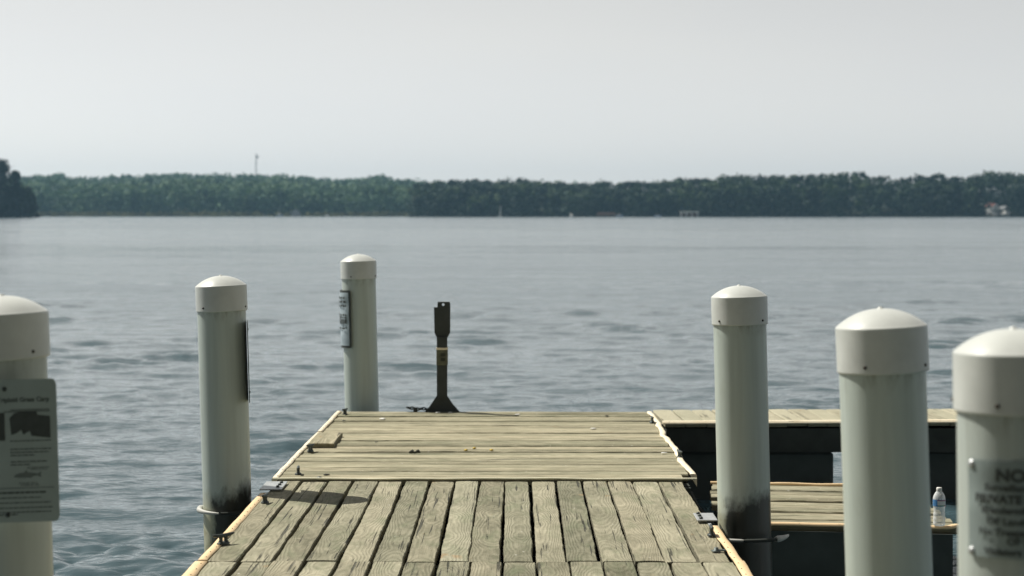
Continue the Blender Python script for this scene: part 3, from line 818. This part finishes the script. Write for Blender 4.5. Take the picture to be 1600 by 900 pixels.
# ---- upper walkway on the right
def walkway():
    e = empty('side_walkway', (1.085, 13.25, 0), 'pale walkway branching right behind the dock, at the same height, over black floats', 'walkway')
    mb = MB(); rg = random.Random(5); x = .0; i = 0
    while x < 8.2:
        w = rg.uniform(.136, .142)
        dy = .016 * x
        board(mb, (x + w/2 + .01, dy), (x + w/2 - .02, .80 + dy), w, .004 + .003*x, .038, 300 + i, .003, .001, 12, rg.uniform(-.002, .002)); x += w + rg.uniform(.004, .009); i += 1
    mb.build('decking', M['wood_pale'], e)
    mb = MB()
    rings = [[(a, .0 + .016*a - .012, -.012 + .003*a), (a, .0 + .016*a - .012, -.004 + .003*a), (a, .016*a + .0, .008 + .003*a), (a, .016*a + .03, .009 + .003*a), (a, .016*a + .03, -.012 + .003*a)] for a in np.linspace(-.01, 8.2, 60)]
    mb.loft(rings, 0, True); mb.build('edge_strip', M['strip_far'], e)
    mb = MB(); mb.box(.02, 8.1, .02, .72, -.215, -.045); mb.build('frame', M['joist'], e)
    for x0, x1 in ((.0, 1.222), (1.8, 4.2), (4.4, 6.4), (6.5, 8.0)):
        mb = MB(); mb.box(x0, x1, .06 + .016*x0, .70, -.9, -.217, 0, .02); mb.build('float', M['black'], e)
    return e
walkway()

# ---- low finger float with the bottle
LOWZ = -.20
def finger():
    e = empty('low_dock', (0, 9.98, LOWZ), 'low narrow dock beyond the right posts, the bottle standing on it', 'dock')
    mb = MB(); n = 11; rg = random.Random(9); W = 1.46
    for i in range(n):
        yc = .05 + W*(i + .5)/n
        left = 1.14 + .09*(i/n) + rg.choice([0, .0, .05, .09, -.01]) * (1 if i < 9 else .3)
        # front edge runs nearer towards the right
        board(mb, (2.42, yc - .00 + .0), (left, yc + .135), W/n - rg.uniform(.001, .008), 0, .04, 500 + i, .004, rg.uniform(-.002, .004), 34, rg.uniform(-.006, .007))
    mb.build('decking', M['wood_low'], e)
    mb = MB(); strip(mb, [(1.16, .165), (2.36, .02), (2.43, .07)], .026, .003, -1, seed=61, wav=.002, nails=False, drop=.013, t=.004); mb.build('edge_strip', M['strip'], e)
    mb = MB(); pts = [(1.24 + 1.2*f, 1.62 - .14*f, .008 + .002*math.sin(f*20)) for f in np.linspace(0, 1, 24)]
    mb.tube(pts, .010, 8); mb.build('back_strip', M['strip'], e)
    mb = MB()
    mb.add([(1.18, .19, -.042), (2.38, .04, -.042), (2.42, 1.47, -.042), (1.26, 1.6, -.042), (1.18, .19, -.6), (2.38, .04, -.6), (2.42, 1.47, -.6), (1.26, 1.6, -.6)],
           [(0,1,2,3), (4,7,6,5), (0,4,5,1), (1,5,6,2), (2,6,7,3), (3,7,4,0)])
    mb.build('float', M['black'], e)
    mb = MB(); mb.tube([(1.10, 1.45, -.03), (1.10, 1.0, -.05), (1.13, .5, -.06), (1.14, .3, -.2)], .014, 8); mb.build('rope_loop', M['joist'], e)
finger()

# ------------------------------------------------------------------ posts
RP, RC = .130, .138
def post(px, s, ytop, lean, label, stain_shade, facing, seed, base=(.49, .55, .50), basez=-1.6, nub=True):
    X, D = (px - 800)/s, F/s
    zt = EYE + (HY - ytop)/s
    e = empty('dock_post', (X, D, 0), label, 'post', 'capped plastic dock posts', rot=(0, R(-lean), 0))
    m = pvc_mat('pile_sleeve_%d' % seed, base, stain_shade, facing, zt - .19)
    mc = simple('pile_cap_%d' % seed, (.60, .62, .585), .33, 0, .14, 7, .5, .05)
    mb = MB(); mb.lathe([(RP - .004, basez), (RP, basez + .01), (RP, -.3), (RP, .0), (RP, .5), (RP, zt - .08)], 72)
    mb.build('sleeve', m, e)
    mb = MB(); z0 = zt - .191; zr = zt - .053
    prof_ = [(RP + .001, z0 + .003), (RC - .002, z0), (RC, z0 + .003), (RC, z0 + .006), (RC, zr - .006), (RC, zr - .003), (RC - .0008, zr - .0006), (RC - .002, zr + .0006), (RC - .004, zr + .0018)]
    rr = RC - .004; hh = zt - zr - .0018; rho = (rr*rr + hh*hh)/(2*hh); th = math.asin(rr/rho)
    for i in range(1, 16):
        a_ = th*(1 - i/16); prof_.append((rho*math.sin(a_), zr + .0018 + rho*(math.cos(a_) - math.cos(th))))
    prof_.append((.003, zt)); mb.lathe(prof_, 72)
    cp = mb.build('cap', mc, e); rc_ = random.Random(seed*7)
    ti = (R(rc_.uniform(-.3, .3)), R(rc_.uniform(-.8, .3))); cp.rotation_euler = (ti[0], ti[1], 0); cp.location = (-math.sin(ti[1])*zt, math.sin(ti[0])*zt, 0)
    if nub:
        mb = MB(); mb.lathe([(.010, zt - .003), (.008, zt + .003), (.002, zt + .005)], 10); mb.build('cap_nub', mc, e)
    rg = random.Random(seed)
    for k in range(4):
        a = rg.uniform(-.25, .25) + math.pi*2*k/4 + {1: .35, 2: .2}.get(seed % 3, .0) - math.pi*.75
        ca, sa = math.cos(a), math.sin(a); zz = z0 + .022
        mb = MB(); mb.tube([(ca*(RC - .002), sa*(RC - .002), zz), (ca*(RC + .003), sa*(RC + .003), zz), (ca*(RC + .006), sa*(RC + .006), zz)], [.0055, .0055, .003], 8)
        mb.build('screw', M['nail'], e)
    return e

P_L = post(354.5, 289, 430.5, 1.7, 'post left of the middle dock section, dark algae and painted shade at its foot', -.02, (1.0, -.25), 1)
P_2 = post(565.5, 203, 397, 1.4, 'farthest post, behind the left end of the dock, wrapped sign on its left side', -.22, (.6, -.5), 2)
P_R = post(1163, 317, 446, 1.35, 'post right of the middle dock section, algae and painted shade above its hoop', .08, (.75, -.55), 3)
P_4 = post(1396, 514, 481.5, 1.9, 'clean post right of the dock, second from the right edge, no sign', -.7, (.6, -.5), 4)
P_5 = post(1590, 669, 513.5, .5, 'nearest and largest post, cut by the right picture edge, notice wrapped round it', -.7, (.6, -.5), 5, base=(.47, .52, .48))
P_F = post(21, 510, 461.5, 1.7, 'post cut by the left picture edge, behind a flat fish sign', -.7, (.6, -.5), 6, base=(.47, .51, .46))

# hoops belong to the middle section; arcs in shade are painted dark, sunlit ones pale
hoop(A, -1.527, 10.03 - SEAM, -.105, .160, 165, 258, M['vinyl_dull'], lambda f: .019 - .013*f)
hoop(A, -1.527, 10.03 - SEAM, -.105, .160, -98, 40, M['joist'], .010)
mb = MB(); mb.box(-1.39, -1.33, 9.88 - SEAM, 10.2 - SEAM, -.15, -.06, 0, .004); mb.build('hoop_bracket', M['steel'], A)
hoop(A, 1.145, 9.15 - SEAM, -.085, .215, -52, -12, M['vinyl_dull'], lambda f: .017 - .012*f)
hoop(A, 1.145, 9.15 - SEAM, -.085, .215, 75, 236, M['joist'], .009)
hoop(A, 1.145, 9.15 - SEAM, -.085, .215, 240, 262, M['vinyl_dull'], .0075)
hoop(A, 1.145, 9.15 - SEAM, -.085, .215, 262, 308, M['joist'], .009)
mb = MB(); mb.box(.955, 1.0, 9.0 - SEAM, 9.3 - SEAM, -.15, -.06, 0, .004); mb.build('hoop_bracket', M['steel'], A)

# ------------------------------------------------------------------ signs
def text_mesh(txt, size, bold=.0):
    cu = bpy.data.curves.new('t', 'FONT'); cu.body = txt; cu.size = size; cu.align_x = 'CENTER'; cu.offset = bold; cu.resolution_u = 3
    ob = bpy.data.objects.new('t', cu); COL.objects.link(ob)
    bpy.context.view_layer.update()
    dg = bpy.context.evaluated_depsgraph_get()
    me = bpy.data.meshes.new_from_object(ob.evaluated_get(dg))
    vs = [tuple(v.co) for v in me.vertices]; fs = [tuple(p.vertices) for p in me.polygons]
    bpy.data.objects.remove(ob); bpy.data.curves.remove(cu); bpy.data.meshes.remove(me)
    return vs, fs
def wrap_flat(c, ax, nrm):
    """map sign-plane (u right, v up, w out) to space for a flat panel"""
    return lambda u, v, w: tuple(Vector(c) + Vector(ax)*u + Vector((0, 0, v)) + Vector(nrm)*w)
def wrap_round(r, phi0, zc):
    def f(u, v, w):
        ph = phi0 + u/r; q = r + w
        return (q*math.sin(ph), -q*math.cos(ph), zc + v)
    return f
def sign_panel(fn, w, h, th, rc, mat, parent, wave=0., name='panel'):
    nx, ny = 36, 24; mb = MB(); g = []
    for j in range(ny + 1):
        for i in range(nx + 1):
            u = (i/nx - .5)*w; v = (j/ny - .5)*h
            du = abs(u) - (w/2 - rc); dv = abs(v) - (h/2 - rc)
            if du > 0 and dv > 0:
                L = math.hypot(du, dv)
                if L > rc: u = math.copysign(w/2 - rc + du*rc/L, u); v = math.copysign(h/2 - rc + dv*rc/L, v)
            wv = wave*noise.noise(Vector((u*8, v*14, 2)))
            g.append((u, v, wv))
    vs = [fn(u, v, w_ + th) for u, v, w_ in g] + [fn(u, v, w_) for u, v, w_ in g]
    n = (nx+1)*(ny+1); fs = []
    for j in range(ny):
        for i in range(nx):
            a = j*(nx+1)+i; fs.append((a, a+1, a+nx+2, a+nx+1)); fs.append((n+a, n+a+nx+1, n+a+nx+2, n+a+1))
    rim = [i for i in range(nx+1)] + [(j)*(nx+1)+nx for j in range(1, ny+1)] + [ny*(nx+1)+i for i in range(nx-1, -1, -1)] + [j*(nx+1) for j in range(ny-1, 0, -1)]
    for k in range(len(rim)):
        a, b = rim[k], rim[(k+1) % len(rim)]; fs.append((a, n+a, n+b, b))
    mb.add(vs, fs); return mb.build(name, mat, parent)
def lettering(lines, fn, out, mat, parent, bars=(), polys=(), xs=1.):
    mb = MB()
    for txt, size, u, v, bold in lines:
        vs, fs = text_mesh(txt, size, bold)
        mb.add([fn(x*xs + u, y + v, out) for x, y, z in vs], fs)
    for u0, u1, v0, v1 in bars:
        n = max(1, int((u1-u0)/.008)); vs = []; fs = []
        for i in range(n+1):
            x = u0 + (u1-u0)*i/n; vs += [fn(x, v0, out), fn(x, v1, out)]
        for i in range(n): fs.append((2*i, 2*i+2, 2*i+3, 2*i+1))
        mb.add(vs, fs)
    for poly in polys:
        tri = tessellate_polygon([[Vector((a, b, 0)) for a, b in poly]])
        mb.add([fn(a, b, out + .0004) for a, b in poly], [tuple(t_) for t_ in tri])
    return mb.build('lettering', mat, parent)
M['sign_alu'] = simple('dull_white_sign_paint', (.34, .40, .38), .55, 0, .12, 9, .4, .05)
M['sign_pale'] = simple('faded_sign_paint', (.40, .45, .44), .55, 0, .15, 9, .4, .05)
M['sign_blue'] = simple('blue_white_sign_paint', (.42, .50, .54), .5, 0, .1, 9, .4, .05)
M['ink'] = simple('black_sign_ink', (.07, .08, .076), .6, 0, .2, 30, .3, 0)
M['ink_soft'] = simple('faded_sign_ink', (.16, .19, .18), .6, 0, .2, 30, .3, 0)
M['sign_back'] = simple('sign_back_alloy', (.10, .12, .11), .5, .3, .2, 10)

# nearest right post: wrapped notice
M['notice_paint'] = simple('weathered_notice', (.28, .335, .325), .6, 0, .15, 14, .4, .05)
def notice():
    base = P_5.location; zc = EYE + (HY - 784)/669
    e = empty('notice_sign', (base.x, base.y, 0), 'black on pale grey notice wrapped round the nearest right post, reading private property', 'sign', rot=tuple(P_5.rotation_euler))
    fn = wrap_round(RP + .0035, 0, zc)
    sign_panel(fn, .300, .222, .0015, .008, M['notice_paint'], e, .0018)
    T = [('NOTICE', .038, .0, .066, .0016), ('Surveillance Cameras', .0215, 0, .0435, .0007), ('PRIVATE PROPERTY', .0262, 0, .0155, .0011), ('Brandermill Community', .0205, 0, -.008, .0007),
         ('OF Lands To', .0215, -.035, -.0335, .0007), ('No Trespassing', .0215, -.042, -.058, .0007), ('OF Boat', .0215, -.012, -.078, .0008), ('Violators', .0205, -.062, -.102, .0008)]
    lettering(T, fn, .0042, M['ink'], e, xs=1.10)
    for u, v in ((-.138, .100), (-.140, -.100), (.138, .098), (.140, -.100)):
        mb = MB(); c = Vector(fn(u, v, .001)); o_ = Vector(fn(u, v, .007))
        mb.tube([c, c.lerp(o_, .6), o_], [.010, .009, .004], 10); mb.build('screw', M['steel'], e)
notice()

# left post: flat fish sign
def fish_sign():
    s = 525.; D = F/s
    cx = (8 - 800)/s + .004; zc = EYE + (HY - 705)/s
    e = empty('fish_sign', (cx, D, zc), 'grey grass carp sign on the leftmost post, with dark pictures and a fish', 'sign', rot=(0, R(-1.6), R(2)))
    fn = wrap_flat((0, 0, 0), (1, 0, 0), (0, -1, 0))
    sign_panel(fn, .305, .425, .002, .016, M['sign_alu'], e)
    T = [('Release Triploid Grass Carp', .0190, .022, .146, .0006)]
    bars = []
    rg = random.Random(3)
    def words(u0, u1, v, h=.0032):
        u = u0
        while u < u1:
            w = rg.uniform(.006, .020); bars.append((u, min(u + w, u1), v, v + h)); u += w + .0022
    for v, a, b in ((.0035, .0, .135), (-.006, .0, .125), (-.015, .0, .085), (-.034, .0, .12), (-.043, .0, .07)): words(a + .012, b, v)
    for v, a, b in ((.0035, -.14, -.02), (-.006, -.14, -.03), (-.034, -.14, -.02), (-.043, -.14, -.03), (-.066, -.14, -.03), (-.075, -.14, -.02)): words(a, b, v)
    words(.06, .125, -.052, .0025); words(.07, .12, -.057, .002)
    words(.035, .09, -.098, .0028); words(.04, .095, -.104, .0025)
    bars.append((-.14, .138, -.1115, -.1095))
    words(-.13, .115, -.127, .006)
    for k, v in enumerate((-.141, -.156, -.171, -.184, -.191)): words(-.14, (.10, .128, .132, .128, .03)[k], v, .0034)
    words(.012, .135, .028, .003)
    bars.append((-.004, .132, .1155, .1185)); bars.append((.015, .13, .121, .1235))
    photo = [(.010, .112), (.034, .112), (.132, .118), (.132, .108), (.096, .110), (.093, .104), (.132, .101), (.132, .038), (.074, .043), (.070, .059), (.058, .054), (.050, .046), (.040, .060), (.024, .052), (.016, .048), (.010, .040)]
    photo = [(.012, .098), (.026, .112), (.045, .1165), (.092, .1165), (.095, .106), (.132, .101), (.132, .036), (.076, .044), (.071, .058), (.060, .053), (.052, .047), (.046, .062), (.030, .052), (.016, .048)]
    left_photo = [(-.14, .112), (-.002, .115), (-.002, .032), (-.14, .032)]
    lettering(T, fn, .0026, M['ink'], e, bars, [photo, left_photo])
    fish = [(.020, -.077), (.026, -.070), (.040, -.066), (.052, -.065), (.058, -.056), (.062, -.065), (.080, -.067), (.092, -.069), (.100, -.063), (.102, -.064), (.099, -.073), (.103, -.080), (.098, -.079), (.090, -.074),
            (.076, -.077), (.070, -.082), (.064, -.080), (.050, -.081), (.034, -.080), (.024, -.079)]
    o = lettering([], fn, .0024, M['ink_soft'], e, [], [fish]); o.name = 'fish_drawing'
    for u, v in ((-.0, .185), (.0, -.19)):
        mb = MB(); c = Vector(fn(u, v, .001)); mb.tube([c, c + Vector((0, -.004, 0)), c + Vector((0, -.006, 0))], [.007, .007, .003], 10); mb.build('screw', M['dark_iron'], e)
fish_sign()

# farthest post: sign wrapped on its left side
def far_sign():
    b = P_2.location; zc = EYE + (HY - 497)/203
    e = empty('wrapped_sign', (b.x, b.y, 0), 'pale blue sign with black border wrapped on the left side of the farthest post', 'sign', rot=tuple(P_2.rotation_euler))
    r = RP + .014; ph = R(-84)
    fn = wrap_round(r, ph, zc)
    sign_panel(fn, .310, .440, .003, .012, M['ink'], e, .004, name='border')
    sign_panel(lambda u, v, w: fn(u, v, w + .0035), .275, .405, .001, .004, M['sign_blue'], e, .004)
    bars = []
    rg = random.Random(8)
    for v, h in ((.155, .016), (.125, .016), (.095, .014), (.025, .014), (.006, .012), (-.035, .034), (-.075, .012)):
        u = -.11
        while u < .115:
            w = rg.uniform(.012, .03); bars.append((u, min(u + w, .118), v + rg.uniform(-.003, .003), v + h)); u += w + rg.uniform(.006, .014)
    lettering([], fn, .0105, M['ink'], e, bars)
far_sign()
# left post: flat sign facing sideways, seen on edge
def edge_sign():
    b = P_L.location; zc = EYE + (HY - 565)/289
    e = empty('edge_on_sign', (b.x, b.y, 0), 'thin dark sign seen edge-on, right side of the post left of the dock', 'sign', rot=tuple(P_L.rotation_euler))
    ax = (math.sin(R(-8.2)), math.cos(R(-8.2)), 0); nr = (math.cos(R(-8.2)), -math.sin(R(-8.2)), 0)
    fn = wrap_flat((nr[0]*(RP + .003), nr[1]*(RP + .003), zc), ax, nr)
    sign_panel(fn, .30, .43, .005, .015, M['sign_back'], e)
    for v in (-.17, .17):
        mb = MB(); c = Vector(fn(0, v, .005)); mb.tube([c, c + Vector(nr)*.004], [.006, .004], 8); mb.build('screw', M['dark_iron'], e)
edge_sign()

# ------------------------------------------------------------------ black metal post at the end of the dock
def end_post():
    s = 208.6; D = F/s
    e = empty('steel_stand', ((691 - 800)/s, D, .006), 'black steel stand with a broad head and flared foot at the end of the dock', 'stand')
    def q(px, y): return ((px - 691)/s, (646.5 - y)/s)
    def extr(mb, outer, holes, t, y0=0):
        loops = [outer] + holes
        tri = tessellate_polygon([[Vector((a, b, 0)) for a, b in l] for l in loops])
        flat = [p for l in loops for p in l]; n = len(flat)
        mb.add([(x, y0 - t/2, z) for x, z in flat] + [(x, y0 + t/2, z) for x, z in flat], [tuple(t_) for t_ in tri] + [tuple(i + n for i in reversed(t_)) for t_ in tri])
        b = len(mb.v) - 2*n; o = 0
        for l in loops:
            for i in range(len(l)):
                a, c = o + i, o + (i+1) % len(l)
                mb.f.append((b+a, b+c, b+n+c, b+n+a)); mb.m.append(0); mb.sm.append(False)
            o += len(l)
    mb = MB()
    head = [q(682.5, 530), q(679, 523), q(678.2, 483), q(683.5, 483), q(684, 474.5), q(702.6, 474.5), q(703.6, 479), q(703.4, 523), q(699.5, 530)]
    hole = [(q(692.5, 478.6)[0] + .0105*math.cos(k*math.pi/5), q(692.5, 478.8)[1] + .0105*math.sin(k*math.pi/5)) for k in range(10)]
    extr(mb, head, [hole], .035); mb.build('head', M['silhouette'], e)
    mb = MB(); x0, z0 = q(682.6, 624); x1, z1 = q(699, 530)
    rings = [[(x0 + .001, -.036, z), (x1 - .001, -.036, z), (x1 - .001, .036, z), (x0 + .001, .036, z)] for z in (z0 - .01, z1 + .002)]
    mb.loft(rings); mb.build('shaft', M['silhouette'], e)
    mb = MB(); foot = [q(664, 646.5), q(672, 637), q(682, 622), q(699, 622), q(707, 634), q(718, 646.5)]
    extr(mb, foot, [], .012, -.02); extr(mb, foot, [], .012, .02); mb.box(-.11, .11, -.07, .07, -.001, .008)
    mb.build('foot', M['silhouette'], e)
    mb = MB(); x0, z0 = q(682.8, 573); x1, z1 = q(699, 546.5)
    mb.box(x0 - .003, x1 + .003, -.0395, .0395, z0, z1, 0, .002); mb.build('label_band', M['band'], e)
    mb = MB(); mb.box(x0 - .004, x1 + .004, -.0405, .0405, z1 - .012, z1 + .004, 0, .001); mb.build('band_rim', M['strip_far'], e)
    mb = MB(); 
    for z in (z0 + .03, z0 + .065): mb.box(x0 + .028, x1 - .014, -.0415, -.0397, z, z + .026)
    mb.build('band_print', M['twig'], e)
    return D
M['band'] = simple('olive_label', (.13, .135, .085), .6, 0, .4, 40)
DP = end_post()
# dark chain left of the stand
def chain():
    s = 208.6
    e = empty('mooring_chain', ((650 - 800)/s, DP, .006), 'short dark rusty chain lying left of the black stand on the dock end', 'chain')
    pts = [(636, 638.5), (641, 640), (646, 639.5), (650, 641), (655, 641.5), (660, 640.5), (665, 641), (671, 643)]
    for k in range(len(pts) - 1):
        (a, b), (c, d_) = pts[k], pts[k+1]
        p0 = Vector(((a - 650)/s, -.02, max(.012, (646.0 - b)/s))); p1 = Vector(((c - 650)/s, -.01, max(.012, (646.0 - d_)/s)))
        mb = MB(); m_ = (p0 + p1)/2; dx = (p1 - p0)*.62; up = Vector((0, 0, .009)) if k % 2 else Vector((0, .012, .003))
        ring = []
        for j in range(13):
            a_ = j/12*2*math.pi; ring.append(m_ + dx*math.cos(a_) + up*math.sin(a_))
        mb.tube(ring, .0048, 6, caps=False); mb.build('link', M['silhouette'], e)
    mb = MB(); mb.tube([(.0, -.01, .0), (.0, -.01, .03)], .012, 8); mb.build('stake', M['silhouette'], e)
    mb = MB(); mb.tube([((648 - 650)/s, 0, .0), ((648 - 650)/s, 0, .028)], .01, 8); mb.build('stake', M['silhouette'], e)
chain()

# ------------------------------------------------------------------ bottle
def bottle():
    s = (824 - HY)/(EYE - LOWZ); X = (1467.5 - 800)/s; D = F/s
    e = empty('water_bottle', (X, D, LOWZ + .009), 'clear plastic water bottle with white cap and blue label standing on the low dock', 'bottle')
    t = NT('clear_bottle_plastic'); t.base((.85, .88, .88), .12, 0, .8)
    tb = t.n('BsdfTransparent'); mx = t.n('MixShader'); fr = t.n('LayerWeight'); fr.inputs[0].default_value = .35
    t.t.links.new(t.math('MULTIPLY_ADD', fr.outputs[1], .55, .22), mx.inputs[0]); t.t.links.new(tb.outputs[0], mx.inputs[1]); t.t.links.new(t.p.outputs[0], mx.inputs[2])
    t.t.links.new(mx.outputs[0], t.out.inputs['Surface'])
    prof_ = [(.024, 0), (.030, .003), (.0325, .010), (.0325, .020), (.0305, .026), (.0325, .032), (.0325, .044), (.0300, .050), (.0318, .056), (.0318, .066), (.0290, .073), (.0305, .080),
             (.0300, .092), (.0325, .104), (.0335, .110), (.0335, .142), (.0330, .150), (.0290, .164), (.0215, .177), (.0140, .186), (.0125, .192)]
    mb = MB(); inner = [(max(r - .0012, .001), z + (.0012 if i == 0 else 0)) for i, (r, z) in enumerate(prof_)]
    full = prof_ + list(reversed(inner)); mb.lathe(full, 40); mb.build('body', t.m, e)
    mb = MB(); mb.lathe([(.0145, .188), (.0150, .190), (.0150, .203), (.0135, .206), (.001, .2065)], 24); mb.build('screw_cap', M['vinyl_white'], e)
    # label: blue block at the left, white oval field, red rim, green arc
    def band(name, r, z0, z1, a0, a1, mat):
        mb = MB(); n = 20
        rings = [[(r*math.sin(R(a0 + (a1 - a0)*i/n)), -r*math.cos(R(a0 + (a1 - a0)*i/n)), z) for i in range(n + 1)] for z in (z0, z1)]
        vs = rings[0] + rings[1]; mb.add(vs, [(i, i+1, n+2+i, n+1+i) for i in range(n)], 0, None, True)
        return mb.build(name, mat, e)
    B_ = simple('label_blue', (.06, .20, .42), .4, 0, .1, 40, .5, 0); W_ = simple('label_white', (.72, .74, .72), .4, 0, .05, 40, .5, 0)
    R_ = simple('label_red', (.45, .04, .04), .4, 0, .1, 40, .5, 0); G_ = simple('label_green', (.10, .32, .18), .4, 0, .1, 40, .5, 0)
    band('label', .0342, .108, .143, -180, 180, B_)
    band('label_field', .0346, .1135, .1375, -28, 58, W_)
    band('label_trim', .0349, .1375, .1405, -30, 64, R_); band('label_trim', .0349, .1105, .1145, -22, 46, G_); band('label_trim', .0349, .1085, .112, 38, 75, R_)
    band('label_field', .0346, .118, .134, -150, -95, W_)
bottle()

# ------------------------------------------------------------------ litter on the boards
def blob(name, px, py, z, r, mat, label, cat, group=None, flat=.35, seed=0, stretch=1.):
    x, y = at(px, py, z); rg = random.Random(seed)
    mb = MB(); rings = []
    for k, (q, h) in enumerate(((.7, 0), (1.0, .25), (.85, .7), (.4, 1.0))):
        rings.append([(r*q*stretch*math.cos(j*.628)*(1 + .25*math.sin(j*2.1 + seed)), r*q*math.sin(j*.628)*(1 + .25*math.cos(j*1.7 + seed)), r*flat*h) for j in range(10)])
    mb.loft(rings, 0, True, True); o = mb.build(name, mat, None); o.location = (x, y, z); o.rotation_euler = (0, 0, rg.uniform(0, 3))
    tag(o, label, cat, group); return o
for k, (px, py, lb) in enumerate(((728, 704, 'left yellow blossom lying on the cross boards'), (741, 701, 'middle yellow blossom on the cross boards'), (768, 704, 'right yellow blossom on the cross boards'))):
    blob('fallen_blossom', px, py, .012, .012, M['leaf_yellow'], lb, 'blossom', 'fallen yellow blossoms', .8, k)
def twig():
    x, y = at(648, 708.5, .012)
    mb = MB(); mb.tube([(-.035, 0, .008), (-.012, .01, .014), (0, -.004, .008), (.022, .006, .016), (.034, 0, .008)], [.006, .013, .006, .012, .005], 8)
    o = mb.build('dark_twig', M['twig']); o.location = (x, y, .010); tag(o, 'dark curled leaf lying left of the yellow blossoms on the cross boards', 'leaf')
twig()
for k, (px, py, r, lb) in enumerate(((598, 655, .022, 'white dropping near the far end of the dock, left of the black stand'), (684, 645, .018, 'pale pebble just left in the foot of the black stand'), (703, 645, .016, 'pale pebble at the right foot of the black stand'),
                                     (809, 648, .016, 'small pale crumb on the far lip of the dock'), (1037, 708, .014, 'white dropping near the right cleat of the cross boards'), (927, 670, .014, 'white dropping on the cross boards right of centre'))):
    blob('pale_dropping', px, py, .012, r, M['bird'], lb, 'dropping', 'pale droppings on the dock', .4, 10 + k, 1.5)
for k, (px, py, r, lb) in enumerate(((537, 658, .014, 'dark dropping close to the farthest post'), (588, 691, .009, 'small dark crumb in the middle left of the cross boards'), (510, 742, .014, 'brown crumb near the seam at the left'), (948, 650, .013, 'dark crumb on the far lip right of centre'))):
    blob('dark_crumb', px, py, .012, r, M['twig'], lb, 'crumb', 'dark crumbs on the cross boards', .5, 30 + k, 1.4)
